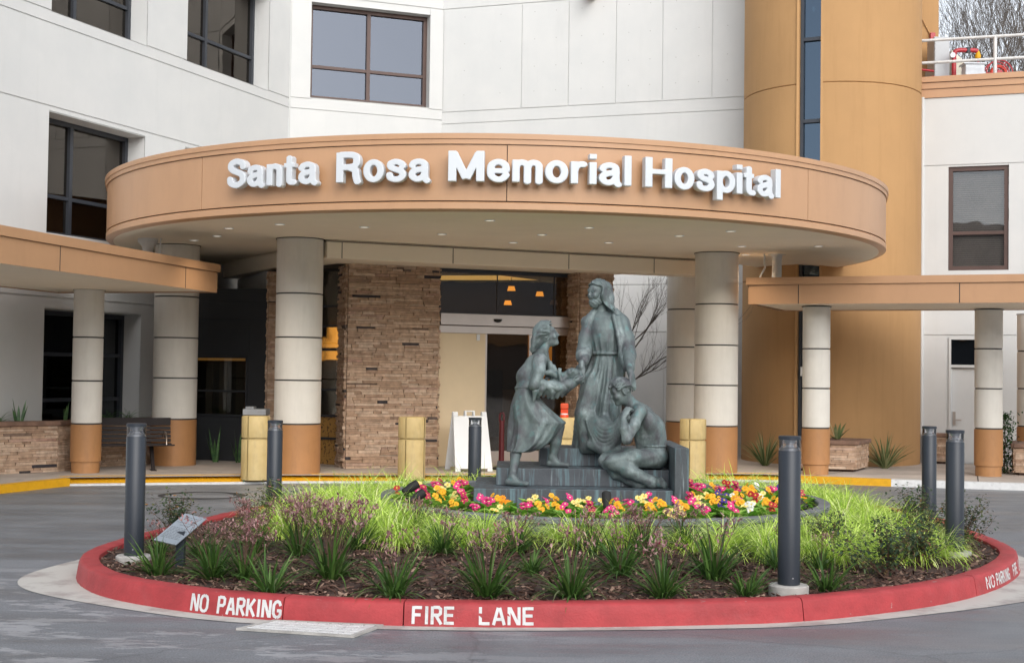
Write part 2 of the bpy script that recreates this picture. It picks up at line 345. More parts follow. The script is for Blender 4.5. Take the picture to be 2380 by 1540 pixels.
stencil('FIRE', 4.05, 10.96, 4.14, 11.15, .08, .035); stencil('LANE', 4.20, 11.27, 4.29, 11.49, .08, .035)
# concrete gutter pan outside the kerb
mb = MB(); K = 240
for i in range(K):
    a0 = i/K*PER; 
    qd = []
    for s in (a0, a0+PER/K):
        p, d, inn = kerb_at(s)
        wd = .16+.26*math.exp(-((p[0]+3.3)/.55)**2)*math.exp(-((p[1]-10.2)/.9)**2)+.26*math.exp(-((p[0]-3.9)/1.0)**2)*math.exp(-((p[1]-10.6)/1.2)**2)-.06*math.exp(-((p[0]-.3)/1.6)**2)
        qd.append((p-inn*wd, p+inn*.02))
    mb.quad((*qd[0][0], .004), (*qd[1][0], .004), (*qd[1][1], .004), (*qd[0][1], .004))
m_gut = mat('gutter_concrete', (.52, .50, .46), .7, .3, 3.0, .2, 120, c2=(.36, .32, .30), lo=.36, hi=.52)
prop(mb.build('gutter', m_gut), kind='structure')
# white storm-drain grate
t = thing('drain_grate', (-1.25, 8.5, 0), 'pale painted storm drain grate set in the asphalt below the red kerb', 'drain grate')
Gq = [(-1.671, 8.406), (-.924, 8.213), (-.78, 8.60), (-1.49, 8.715)]
def gp(uu, vv):
    a = np.array(Gq[0])*(1-uu)+np.array(Gq[1])*uu; b = np.array(Gq[3])*(1-uu)+np.array(Gq[2])*uu; return a*(1-vv)+b*vv
mb = MB()
def gbar(u0, u1, v0, v1, z0, z1):
    P4 = [gp(u0, v0), gp(u1, v0), gp(u1, v1), gp(u0, v1)]; mb.box8([(*p, z0) for p in P4]+[(*p, z1) for p in P4])
gbar(0, 1, 0, .06, .002, .016); gbar(0, 1, .92, .985, .002, .016); gbar(0, .04, .06, .92, .002, .0155); gbar(.96, 1, .06, .92, .002, .0155)
wbuild(mb, 'frame', m_conc, t); mb = MB()
for i in range(9): gbar(.05+i*.102, .05+i*.102+.075, .07, .91, .003, .013)
for i in range(4): gbar(.045, .955, .15+i*.2, .19+i*.2, .0035, .0145)
wbuild(mb, 'grille', m_whitep, t)
# pavement
SWH = .10
front = [(-14, 2), (-9.2, 9), (-7.6, 13.6), (-6.9, 15.8), (-6.41, 17.15), (-6.12, 17.95), (-5.94, 18.42), (-5.2, 18.66), (-3.77, 19.11), (-3.2, 19.34), (-.22, 19.86), (2.95, 20.68), (3.7, 20.80), (4.4, 20.68), (5.65, 20.22), (7.47, 19.8), (10, 19.3), (16, 18.4), (30, 17)]
mb = MB(); back = [(30, 60), (-30, 60), (-30, 2)]
KI = []
for i, p in enumerate(front):
    a = np.array(front[max(0, i-1)]); b = np.array(front[min(len(front)-1, i+1)]); d = b-a; d /= np.linalg.norm(d); KI.append(tuple(np.array(p)+np.array([-d[1], d[0]])*.16))
mb.poly([(x, y, SWH) for x, y in KI+back])
prop(mb.build('pavement', m_side), kind='structure')
def kerb_run(idx0, idx1, m, name):
    mb = MB()
    for i in range(idx0, idx1):
        a, b, a2, b2 = front[i], front[i+1], KI[i], KI[i+1]
        mb.quad((*a, 0), (*b, 0), (*b, SWH+.004), (*a, SWH+.004)); mb.quad((*a, SWH+.004), (*b, SWH+.004), (*b2, SWH+.004), (*a2, SWH+.004))
    return prop(mb.build(name, m), kind='structure')
kerb_run(0, 6, m_yellow, 'kerb_yellow'); kerb_run(13, 14, m_yellow, 'kerb_yellow'); kerb_run(14, 18, m_whitep, 'kerb_white')
# flush kerb with yellow tactile strip, sloping to the drive
mb = MB(); mw = MB()
for i in range(6, 13):
    a, b = np.array(front[i]), np.array(front[i+1]); a2, b2 = np.array(KI[i]), np.array(KI[i+1]); a3, b3 = a+(a2-a)*2.6, b+(b2-b)*2.6
    mw.quad((*a, .0), (*b, .0), (*b, .026), (*a, .026)); e0, e1 = a+(a2-a)*.22, b+(b2-b)*.22
    mw.quad((*a, .026), (*b, .026), (*e1, .03), (*e0, .03))
    mb.quad((*e0, .03), (*e1, .03), (*b3, SWH+.006), (*a3, SWH+.006))
    nl = max(2, int(np.linalg.norm(b-a)/.075))
    for k in range(nl):
        for v in range(4):
            c = (e0*(1-(k+.5)/nl)+e1*(k+.5)/nl); d = (a3*(1-(k+.5)/nl)+b3*(k+.5)/nl); p = c*(1-(v+.5)/4)+d*(v+.5)/4; z = .03+(SWH-.024)*(v+.5)/4
            mb.lathe([(.016, 0), (.011, .006)], (p[0], p[1], z), 6)
prop(mb.build('tactile_strip', m_yellow), kind='structure'); prop(mw.build('kerb_edge', m_whitep), kind='structure')
# pavement control joints
mb = MB()
for x in (-8, -5.9, -4.3, -2.3, -.3, 1.7, 3.6, 5.0, 6.3, 8.2):
    mb.quad((x, 18.2+max(0, x+6)*.25, SWH+.004), (x+.012, 18.2+max(0, x+6)*.25, SWH+.004), (x+1.9, 24.5, SWH+.004), (x+1.888, 24.5, SWH+.004))
mb = MB()
for (a, b) in (((4.6, 20.75), (6.6, 23.6)), ((5.4, 21.2), (9.6, 22.3)), ((6.9, 20.1), (8.2, 24)), ((-6.9, 19.2), (-4.2, 19.9)), ((-1.9, 20.3), (2.2, 21.2))):
    a = np.array(a); b = np.array(b); d = b-a; d /= np.linalg.norm(d); n = np.array([-d[1], d[0]])*.008
    mb.quad((*(a-n), SWH+.003), (*(b-n), SWH+.003), (*(b+n), SWH+.003), (*(a+n), SWH+.003))
prop(mb.build('pavement_joint', m_groove), kind='structure')
# old circular sealing ring on the drive
mb = MB()
for i in range(40):
    a0, a1 = 2*math.pi*i/40, 2*math.pi*(i+1)/40
    w0 = .10+.04*math.sin(3*a0); w1 = .10+.04*math.sin(3*a1)
    P = lambda a, rr: (-3.9+rr*math.cos(a)*1.05, 17.3+rr*math.sin(a)*1.0, .004)
    mb.quad(P(a0, .52-w0), P(a0, .52), P(a1, .52), P(a1, .52-w1))
prop(mb.build('road_patch', mat('seal_tar', (.035, .036, .04), .5, .3, 9)), kind='structure')
# ------------------------------------------------------------------ buildings
def unit(a, b):
    d = np.array(b, float)-np.array(a, float); L = np.linalg.norm(d); return d/L, L
def wall(parent, name, P0, P1, z0, z1, openings, panels, m, proud=.018):
    t, L = unit(P0, P1); n = np.array([t[1], -t[0]]); mb = MB()
    P = lambda s, d, z: (P0[0]+t[0]*s+n[0]*d, P0[1]+t[1]*s+n[1]*d, z)
    def cells(s0, s1, za, zb, d):
        S = sorted({s0, s1} | {o[k] for o in openings for k in (0, 2) if s0 < o[k] < s1}); Z = sorted({za, zb} | {o[k] for o in openings for k in (1, 3) if za < o[k] < zb})
        for a, b in zip(S[:-1], S[1:]):
            for c, e in zip(Z[:-1], Z[1:]):
                mx, mz = (a+b)/2, (c+e)/2
                if any(o[0] < mx < o[2] and o[1] < mz < o[3] for o in openings): continue
                mb.quad(P(a, d, c), P(b, d, c), P(b, d, e), P(a, d, e))
    cells(0, L, z0, z1, 0)
    for (a, za, b, zb) in panels:
        cells(a, b, za, zb, proud)
        mb.quad(P(a, 0, za), P(a, proud, za), P(a, proud, zb), P(a, 0, zb)); mb.quad(P(b, proud, za), P(b, 0, za), P(b, 0, zb), P(b, proud, zb))
        mb.quad(P(a, 0, za), P(b, 0, za), P(b, proud, za), P(a, proud, za)); mb.quad(P(a, proud, zb), P(b, proud, zb), P(b, 0, zb), P(a, 0, zb))
    for (a, za, b, zb, dep) in openings:
        f = proud
        mb.quad(P(a, f, za), P(a, -dep, za), P(a, -dep, zb), P(a, f, zb)); mb.quad(P(b, -dep, za), P(b, f, za), P(b, f, zb), P(b, -dep, zb))
        mb.quad(P(a, f, za), P(b, f, za), P(b, -dep, za), P(a, -dep, za)); mb.quad(P(a, -dep, zb), P(b, -dep, zb), P(b, f, zb), P(a, f, zb))
    o = wbuild(mb, name, m, parent); o['_t'] = list(map(float, t)); return t
def window(parent, P0, t, s0, s1, z0, z1, dep, vs=(), hs=(), fm=None, pm=None, fw=.055, room=1.6, label=None):
    mb = MB(); D0, D1 = -dep, -dep+.09
    bx = lambda a, b, c, e, d1=D1: mb.obox(P0, t, a, b, D0, d1, c, e)
    bx(s0, s0+fw, z0, z1); bx(s1-fw, s1, z0, z1); bx(s0+fw, s1-fw, z0, z0+fw); bx(s0+fw, s1-fw, z1-fw, z1)
    zs = [z0+fw]+[z0+(z1-z0)*h for h in hs]+[z1-fw]
    for v in vs: c = s0+(s1-s0)*v; bx(c-fw*.5, c+fw*.5, z0+fw, z1-fw, D1-.004)
    for h in hs: c = z0+(z1-z0)*h; bx(s0+fw, s1-fw, c-fw*.4, c+fw*.4, D1-.012)
    w_ = wbuild(mb, 'window', fm or m_frame_d, parent)
    if room:
        for (fa_, fb_) in ((.12, .36), (.55, .8)):
            lm = MB(); a_, b_ = s0+(s1-s0)*fa_, s0+(s1-s0)*fb_; n_ = (t[1], -t[0]); g_ = lambda a, d: (P0[0]+t[0]*a+n_[0]*d, P0[1]+t[1]*a+n_[1]*d, z1+.24); lm.quad(g_(a_, -dep-.7), g_(a_, -dep-.45), g_(b_, -dep-.45), g_(b_, -dep-.7)); wbuild(lm, 'ceiling_light', m_warm, w_)
    if label: w_['label'] = label
    mb = MB(); mb.obox(P0, t, s0+fw, s1-fw, D0+.02, D0+.032, z0+fw, z1-fw); wbuild(mb, 'pane', pm or m_pane, w_)
    if room:
        mb = MB(); n = (t[1], -t[0]); q = lambda a, d, z: (P0[0]+t[0]*a+n[0]*d, P0[1]+t[1]*a+n[1]*d, z); a, b = s0-.3, s1+.3; c, e = z0-.1, z1+.25; d = -dep-.01; g = -dep-room
        mb.quad(q(a, g, c), q(b, g, c), q(b, g, e), q(a, g, e)); mb.quad(q(a, d, c), q(a, g, c), q(a, g, e), q(a, d, e)); mb.quad(q(b, g, c), q(b, d, c), q(b, d, e), q(b, g, e))
        mb.quad(q(a, d, e), q(a, g, e), q(b, g, e), q(b, d, e)); mb.quad(q(a, g, c), q(a, d, c), q(b, d, c), q(b, g, c))
        wbuild(mb, 'room', m_room, w_)
    return w_
# -- main white building: receding left wing + two facets
LW0, LW1 = np.array((-8.30, 17.0)), np.array((-4.46, 26.6)); tl, LL = unit(LW0, LW1)
hosp = thing('hospital_building', (-4.46, 26.6, 0), 'white stucco hospital building with deep set dark windows behind the round canopy', 'building')
sx = lambda y: (y-17.0)/tl[1]
b1a, b1b = sx(20.27), sx(22.42); b2a, b2b = sx(23.45), sx(25.9); bm = sx(16.9)
ops = [(b1a, 3.607, b1b, 5.42, .42), (b1a, 6.94, b1b, 8.8, .42), (b2a, 6.94, b2b, 8.8, .42), (b2a, 3.607, b2b, 5.42, .42), (b1a, .5, b1b, 2.47, .42)]
pan = [(0, 5.52, LL-.02, 6.74), (0, 6.765, LL-.02, 6.93), (0, 6.955, b1a, 10.2), (b1b, 6.955, b2a, 10.2), (b2b, 6.955, LL-.02, 10.2),
       (0, 2.66, sx(19.28), 5.495), (sx(19.30), 2.66, b1a, 5.495), (b1b, 2.66, b2a, 5.495), (b2b, 2.66, LL-.02, 5.495), (b1a, 5.44, b1b, 5.495), (b2a, 5.44, b2b, 5.495), (b1a, 2.66, b1b, 3.607),
       (0, 0, b1a, 2.635), (b1b, 0, LL-.02, 2.635), (b1a, 2.49, b1b, 2.635)]
wall(hosp, 'wing_wall', LW0, LW1, 0, 10.2, ops, pan, m_white)
for (a, b, z0, z1, lab) in ((b1a, b1b, 3.607, 5.42, 0), (b1a, b1b, 6.94, 8.8, 0), (b2a, b2b, 6.94, 8.8, 0), (b2a, b2b, 3.607, 5.42, 0)):
    window(hosp, LW0, tl, a+.004, b-.004, z0+.003, z1-.003, .41, (.40,), (.34,), m_frame_d, m_paneb, .07)
window(hosp, LW0, tl, b1a+.004, b1b-.004, .503, 2.467, .41, (.55,), (.3, .66), m_frame_d, m_pane, .07)
F1a, F1b = np.array((-4.455, 26.605)), np.array((-1.5, 27.75)); t1, L1 = unit(F1a, F1b); s1 = lambda x: (x+4.455)/t1[0]
wo = (s1(-4.06), 7.0, s1(-1.76), 8.9, .30)
wall(hosp, 'facet_wall', F1a, F1b, 0, 10.2, [wo], [(.03, 0, L1, 6.74), (.03, 6.765, L1, 6.95), (.03, 6.975, wo[0], 9.02), (wo[2], 6.975, L1, 9.02), (.03, 9.05, L1, 10.2)], m_white)
window(hosp, F1a, t1, wo[0]+.003, wo[2]-.003, wo[1]+.003, wo[3]-.003, .29, (.5,), (.35,), m_frame_b, glass('blue_glass', (.40, .44, .52), .12, (.25, .26, .30)), .075)
F2a, F2b = np.array((-1.5, 27.75)), np.array((4.80, 25.596)); t2, L2 = unit(F2a, F2b); s2 = lambda x: (x+1.5)/t2[0]
def xs(px): # seam abscissae along the facet
    return px
seams = [.03, s2(.13), s2(1.06), s2(1.98), s2(2.86), s2(3.78), L2]
pan = [(0.01, 3.36, L2, 6.66), (0.01, 6.68, L2, 6.90), (.01, 9.05, L2, 10.2), (.01, 2.44, L2, 3.335)]
pan += [(a+.008, 6.925, b-.008, 9.02) for a, b in zip(seams[:-1], seams[1:])]
pan += [(a, 0, b-.015, 2.415) for a, b in zip([.01, s2(1.4), s2(2.95)], [s2(1.4), s2(2.95), L2])]
wall(hosp, 'panel_wall', F2a, F2b, 0, 10.2, [], pan, m_white)
# form-tie dimples
n2 = np.array([t2[1], -t2[0]]); m_dim = mat('dimple', (.36, .35, .33), .9); TH = []
for a, b in zip(seams[:-1], seams[1:]):
    for fx in (.27, .73):
        for z in (7.25, 7.75, 8.3, 8.85): TH.append((a+(b-a)*fx, z))
for q_ in (2.1, 2.5, 3.05, 3.45, 4.9, 5.3):
    for z in (.95, 1.55, 2.1): TH.append((q_, z))
for (q_, z) in TH:
    p = F2a+t2*q_+n2*.0195; mb = MB()
    mb.poly([(p[0]+t2[0]*.009*math.cos(k), p[1]+t2[1]*.009*math.cos(k), z+.009*math.sin(k)) for k in np.linspace(0, 2*math.pi, 9)[:-1]])
    wbuild(mb, 'tie_hole', m_dim, hosp)
# flat roof and the small bronze ledge high on the wall
mb = MB(); mb.prism([tuple(LW0), tuple(LW1), (-1.5, 27.75), (4.35, 25.75), (4.5, 40), (-20, 40), (-20, 17)], 10.2, 10.4); wbuild(mb, 'roof', m_white, hosp)
mb = MB(); p = F2a+t2*s2(1.42); mb.obox((p[0], p[1]), t2, 0, .16, .018, .5, 9.0, 9.12); wbuild(mb, 'ledge', m_brown, hosp)
# roof drain pipe at the inner corner
# -- round ochre stair tower
tw = thing('stair_tower', (5.77, 24.66, 0), 'round ochre stucco stair tower with a tall dark glass slot', 'tower')
TR = 1.575; mb = MB()
ang = lambda x, c=5.77, rr=TR: -math.acos((x-c)/rr)
g0, g1 = ang(4.90), ang(5.235)
for (z0, z1) in ((0, 3.30), (3.325, 6.64), (6.665, 11)):
    for (a0, a1) in ((g1, math.pi*.6), (-math.pi*1.4, g0)):
        mb.lathe([(TR-.02, z0-.012), (TR, z0), (TR, z1), (TR-.02, z1+.012)], (5.77, 24.66, 0), 40, a0, a1, cap=False)
wbuild(mb, 'shell', m_tower, tw, smooth=30)
mb = MB(); mb.lathe([(TR-.03, 0), (TR-.03, 11)], (5.77, 24.66, 0), 40, g1, math.pi*.6, cap=False); mb.lathe([(TR-.03, 0), (TR-.03, 11)], (5.77, 24.66, 0), 40, -math.pi*1.4, g0, cap=False); wbuild(mb, 'joint', mat('tower_joint', (.20, .10, .04), .8), tw)
# slot jambs and glazing
mb = MB(); P = lambda a, rr: (5.77+rr*math.cos(a), 24.66+rr*math.sin(a))
for a in (g0, g1):
    s = 1 if a == g0 else -1; p, q_ = P(a, TR+.012), P(a, TR-.22); d = .04*s
    mb.prism([p, (p[0]-d, p[1]), (q_[0]-d, q_[1]), q_] if s > 0 else [p, q_, (q_[0]-d, q_[1]), (p[0]-d, p[1])], 0, 11)
wbuild(mb, 'jamb', m_tower, tw)
pa, pb = P(g0, TR-.10), P(g1, TR-.10); ts, Ls = unit(pa, pb)
fr = MB(); fr.obox(pa, ts, 0, .05, 0, .06, 0, 11); 
for z in (2.0, 3.9, 6.0-.02, 7.4, 9.2): fr.obox(pa, ts, .05, Ls, 0, .05, z, z+.06)
fo = wbuild(fr, 'window', m_frame_d, tw)
mb = MB(); mb.obox(pa, ts, .05, Ls, -.02, -.008, 0, 11); wbuild(mb, 'pane', glass('slot_glass', (.22, .30, .40), .30, (.10, .15, .21)), fo)
mb = MB(); mb.prism([P(g0-.5, .9), P(g1+.5, .9), P(g1, TR-.24), P(g0, TR-.24)], 0, 11); 
mb = MB(); mb.box(4.75, 5.4, 24.2, 24.25, 0, 11); wbuild(mb, 'back_wall', m_room, tw)
mb = MB(); mb.box(5.16, 5.2, 23.5, 23.53, 7.97, 8.04); wbuild(mb, 'stair_light', m_warm, tw)
mb = MB(); mb.box(4.92, 5.02, 23.17, 23.175, 1.62, 1.78); wbuild(mb, 'notice', mat('paper', (.62, .62, .6), .8), tw)
# flat ochre plant-room wall behind the tower on the right
mb = MB(); mb.box(6.2, 8.42, 26.9, 27.2, 6.9, 11.5)
for x in (7.32, 7.62, 7.95): mb.box(x, x+.012, 26.885, 26.9, 6.9, 11.5)
wbuild(mb, 'plant_wall', m_tower, tw)
# -- right wing
rw = thing('side_wing', (8.5, 24.2, 0), 'low white wing with brown roof band, tall brown window and service door', 'building')
RW0, RW1 = np.array((7.31, 24.62)), np.array((12.0, 22.95)); tr, LR = unit(RW0, RW1); sr_ = lambda x: (x-7.31)/tr[0]
wo = (sr_(7.835), 3.55, sr_(8.80), 5.42, .12); do = (sr_(7.85), .10, sr_(8.62), 2.36, .07)
pan = [(.06, .0, sr_(7.835)-.02, 2.38), (do[2]+.02, 0, LR, 2.38), (.06, 2.40, wo[0], 5.44), (wo[2], 2.40, LR, 5.44), (wo[0], 2.40, wo[2], 3.55), (.06, 5.46, LR, 6.68)]
wall(rw, 'wall', RW0, RW1, 0, 6.68, [wo, do], pan, m_white)
wi = window(rw, RW0, tr, wo[0]+.003, wo[2]-.003, 3.553, 5.417, .11, (), (.36,), m_frame_b, glass('blind_glass', (.55, .58, .62), .05, (.80, .80, .80)), .075, room=0)
mb = MB(); n_ = (tr[1], -tr[0])
for k in range(46):
    z = 3.64+k*.038; mb.obox(RW0, tr, wo[0]+.08, wo[2]-.08, -.18, -.165, z, z+.031)
wbuild(mb, 'blind', mat('blind_slat', (.50, .44, .38), .7), wi)
mb = MB(); mb.obox(RW0, tr, wo[0], wo[2], -.4, -.3, 3.5, 5.45); wbuild(mb, 'backing', m_room, wi)
mb = MB(); mb.obox(RW0, tr, do[0]+.045, do[2]-.045, -.07, -.03, .104, 1.80); d_ = wbuild(mb, 'door', m_white, rw)
mb = MB(); mb.obox(RW0, tr, do[0]+.07, do[0]+.12, -.03, -.012, .78, 1.02); mb.obox(RW0, tr, do[0]+.085, do[0]+.22, .01, .03, .86, .885); mb.obox(RW0, tr, do[0]+.085, do[0]+.105, -.012, .01, .86, .885); wbuild(mb, 'handle', m_steel, d_)
mb = MB(); mb.obox(RW0, tr, do[0], do[0]+.04, -.07, .03, .10, 2.36); mb.obox(RW0, tr, do[2]-.04, do[2], -.07, .03, .10, 2.36); mb.obox(RW0, tr, do[0]+.04, do[2]-.04, -.07, .028, 2.31, 2.36); mb.obox(RW0, tr, do[0]+.04, do[2]-.04, -.07, .02, 1.81, 1.86); wbuild(mb, 'door_frame', m_white, rw)
mb = MB(); mb.obox(RW0, tr, do[0]+.04, do[2]-.04, -.05, -.035, 1.86, 2.31); wbuild(mb, 'transom_pane', m_pane, rw); mb = MB(); mb.obox(RW0, tr, do[0]+.02, do[2], -.2, -.15, 1.8, 2.36); wbuild(mb, 'transom_backing', m_black, rw)
mb = MB(); mb.obox(RW0, tr, .05, LR, -.3, .045, 6.685, 6.84); mb.obox(RW0, tr, .05, LR, -.3, .07, 6.845, 6.955); mb.obox(RW0, tr, .03, LR, -.3, .10, 6.96, 7.06); wbuild(mb, 'roof_band', m_brown, rw)
mb = MB(); mb.prism([tuple(RW0), tuple(RW1), (16, 34), (7.3, 34)], 6.9, 6.95); wbuild(mb, 'roof', m_conc, rw)
mb = MB(); mb.tube([(7.40, 24.55, .1), (7.40, 24.55, 6.7)], .03, 8); wbuild(mb, 'downpipe', m_white, rw, smooth=60)
# -- ledger stone: real stones laid in courses
def stones(mb, P0, P1, z0, z1, depth=.05, hmin=.026, hmax=.052, seed=0, back=.12):
    rg = np.random.default_rng(seed); t, L = unit(P0, P1); z = z0
    while z < z1-.004:
        h = min(rg.uniform(hmin, hmax), z1-z); s = -rg.uniform(0, .25)
        if z1-z-h < .02: h = z1-z
        while s < L:
            l = rg.choice([.12, .18, .26, .34, .45, .55], p=[.14, .2, .24, .2, .14, .08])*rg.uniform(.85, 1.15)
            a, b = max(0, s), min(L, s+l); s += l
            if b-a < .015: continue
            hh = [(z, z+h)]
            if h > .05 and rg.random() < .35: mmm = z+h*rg.uniform(.4, .6); hh = [(z, mmm), (mmm, z+h)]
            for (za, zb) in hh:
                d = depth*rg.uniform(.35, 1.0); e = .0018; tl_ = rg.normal(0, .004, 4); c = .003
                q = lambda ss, dd, zz: (P0[0]+t[0]*ss+t[1]*dd, P0[1]+t[1]*ss-t[0]*dd, zz)
                mb.box8([q(a+e, d+tl_[0], za+e), q(b-e, d+tl_[1], za+e), q(b-e, -back, za+e), q(a+e, -back, za+e), q(a+e+c, d+tl_[2], zb-e), q(b-e-c, d+tl_[3], zb-e), q(b-e, -back, zb-e), q(a+e, -back, zb-e)])
        z += h
tb = np.array([.9138, .4062])
# entrance pier (front, left return, right return)
pr = thing('stone_pier', (-1.8, 21.6, .1), 'broad brown ledger stone pier left of the entrance doors', 'stone pier')
A0, A1 = np.array((-2.545, 21.0)), np.array((-1.17, 21.52)); A2 = np.array((-1.45, 22.4)); A3 = np.array((-2.74, 21.6))
mb = MB(); stones(mb, A0, A1, .10, 3.26, .05, seed=1); stones(mb, A3, A0, .10, 3.26, .05, seed=2); stones(mb, A1, A2, .10, 3.26, .05, seed=3)
wbuild(mb, 'stone_facing', m_stone, pr)
mb = MB(); cc = (A0+A1+A2+A3)/4; mb.prism([tuple(cc+(p-cc)*1.0) for p in (A0, A1, A2, A3)], .09, 3.255); wbuild(mb, 'core', m_mortar, pr)
pr2 = thing('stone_pier', (1.4, 22.6, .1), 'narrow brown ledger stone pier behind the tall standing bronze figure', 'stone pier')
B0, B1 = np.array((1.10, 22.22)), np.array((1.64, 22.44)); B2 = B1+np.array([-.25, .6]); B3 = B0+np.array([-.25, .6])
mb = MB(); stones(mb, B0, B1, .10, 3.26, .05, seed=4); stones(mb, B3, B0, .10, 3.26, .05, seed=5); stones(mb, B1, B2, .10, 3.26, .05, seed=6); wbuild(mb, 'stone_facing', m_stone, pr2)
mb = MB(); mb.prism([tuple(p) for p in (B0, B1, B2, B3)], .09, 3.255); wbuild(mb, 'core', m_mortar, pr2)
pr3 = thing('stone_pier', (-3.95, 22.4, .1), 'thin ledger stone pier edge beside the dark wall, mostly hidden by a round column', 'stone pier')
C0, C1 = np.array((-3.965, 22.08)), np.array((-3.74, 22.16)); C2 = C1+np.array([-.1, .45]); C3 = C0+np.array([-.04, .45])
mb = MB(); stones(mb, C0, C1, .10, 3.2, .04, seed=7); stones(mb, C3, C0, .10, 3.2, .04, seed=8); stones(mb, C1, C2, .1, 3.2, .04, seed=9); wbuild(mb, 'stone_facing', m_stone, pr3)
mb = MB(); mb.prism([tuple(p) for p in (C0, C1, C2, C3)], .09, 3.195); wbuild(mb, 'core', m_mortar, pr3)
# -- entrance vestibule: glazed front between the piers, glazed left side, lit interior
en = thing('entrance', (0, 22.1, .1), 'glazed hospital entrance with steel header, sliding door and tan boarded leaf', 'entrance')
E0 = np.array((-1.17, 21.66)); te = tb
mb = MB(); mb.obox(E0, te, 0, 2.52, -.10, .10, 2.36, 2.54); mb.obox(E0, te, 0, 2.52, -.08, .04, 2.235, 2.345); wbuild(mb, 'header', m_steel, en)
mb = MB()
for s in (1.0, 2.03): mb.obox(E0, te, s, s+.012, -.01, .012, 2.55, 3.25)
mb.obox(E0, te, 0, 2.52, -.02, .02, 2.545, 2.565); mb.obox(E0, te, 0, 2.52, -.02, .02, 3.20, 3.26); wbuild(mb, 'transom_frame', m_frame_d, en)
mb = MB(); mb.obox(E0, te, .0, 2.52, -.008, 0, 2.566, 3.199); wbuild(mb, 'transom_pane', glass('transom_glass', (.62, .62, .62), .14, (.75, .72, .66)), en)
mb = MB(); mb.obox(E0, te, .0, .80, .01, .035, .11, 2.23); wbuild(mb, 'boarded_leaf', m_tanpan, en)
mb = MB(); mb.obox(E0, te, .80, .83, -.02, .03, .11, 2.23); mb.obox(E0, te, 2.38, 2.44, -.02, .03, .11, 2.23); mb.obox(E0, te, .83, 2.38, -.02, .03, .11, .34); mb.obox(E0, te, 1.58, 1.63, -.02, .028, .34, 2.23); df = wbuild(mb, 'door_frame', m_steel, en)
mb = MB(); mb.obox(E0, te, .83, 2.38, -.006, 0, .34, 2.23); wbuild(mb, 'door_pane', glass('door_glass', (.55, .52, .5), .05, (.7, .66, .58)), en)
mb = MB(); mb.lathe([(.0, -.05), (.04, -.045), (.065, 0)], (0, 0, 0), 14); 
p = E0+te*.98+np.array([te[1], -te[0]])*.11
mb2 = MB(); mb2.lathe([(.02, -.055), (.055, -.04), (.07, -.01), (.07, .0)], (p[0], p[1], 2.47), 14); wbuild(mb2, 'motion_sensor', m_black, en, smooth=40)
p = E0+te*.64; mb = MB(); mb.obox((p[0], p[1]), te, 0, .05, .04, .06, 2.12, 2.22); wbuild(mb, 'door_latch', m_plast, en)
# left glazed side
S0, S1 = np.array((-4.0, 22.6)), np.array((-2.74, 21.75)); tS, LS = unit(S0, S1)
mb = MB()
for z in (.5, .86, 1.28, 1.30+.62, 2.30, 2.62): mb.obox(S0, tS, 0, LS, -.02, .02, z, z+.035)
mb.obox(S0, tS, 0, .05, -.03, .03, .1, 3.25); wbuild(mb, 'side_frame', m_frame_d, en)
mb = MB(); mb.obox(S0, tS, .05, LS, -.006, 0, .9, 3.2); wbuild(mb, 'side_pane', m_clear, en)
mb = MB(); mb.obox(S0, tS, 0, LS, -.06, -.02, .1, .86)
g = mat('mosaic', (.40, .22, .06), .5, .4, 26, 0, c2=(.06, .035, .02), lo=.40, hi=.44); wbuild(mb, 'mosaic_wainscot', g, en)
mb = MB(); mb.obox(S0, tS, 0, LS, -.06, -.03, 2.65, 3.25); wbuild(mb, 'side_fascia', m_dark, en)
# interior
mb = MB(); I0, I1, I2, I3 = (-4.0, 22.62), (1.5, 22.7), (.75, 24.4), (-4.95, 24.9)
for a_, b_ in ((I1, I2), (I2, I3), (I3, I0)): mb.quad((*a_, .1), (*b_, .1), (*b_, 3.26), (*a_, 3.26))
mb.poly([(*p, 3.255) for p in ((-2.7, 21.0), (1.6, 22.7), I2, I3, I0)])
wbuild(mb, 'interior', mat('interior_dark', (.055, .045, .038), .8), en); mb = MB(); mb.obox((-5.02, 24.92), unit((-5.02, 24.92), (-4.06, 22.60))[0], 0, 2.45, 0, .03, .1, 3.25); wbuild(mb, 'outer_wall', m_white, en)
mb = MB(); mb.quad((-4.9, 24.75, 1.80), (-2.3, 24.5, 1.80), (-2.3, 24.5, 1.97), (-4.9, 24.75, 1.97)); mb.quad((-4.9, 24.75, 2.02), (-2.3, 24.5, 2.02), (-2.3, 24.5, 2.4), (-4.9, 24.75, 2.4)); wbuild(mb, 'cove_light', m_amber, en)
mb = MB(); mb.quad((.42, 24.36, 1.2), (.72, 24.33, 1.2), (.72, 24.33, 2.2), (.42, 24.36, 2.2)); wbuild(mb, 'reception_glow', emit('reception_glow', (1, .42, .05), .25), en)
mb = MB(); mb.poly([(-2.2, 23.4, 3.250), (-.2, 23.0, 3.250), (.45, 24.0, 3.250), (-2.4, 24.5, 3.250)]); wbuild(mb, 'ceiling_cove', emit('ceiling_cove', (1.0, .62, .18), .55), en)
mb = MB(); mb.box(-.85, .1, 23.9, 24.2, .1, 1.3); wbuild(mb, 'reception_desk', mat('desk', (.16, .12, .09), .6), en)
mb = MB(); mb.box(-.62, -.15, 23.7, 23.8, .5, 1.65); wbuild(mb, 'dark_screen', m_black, en)
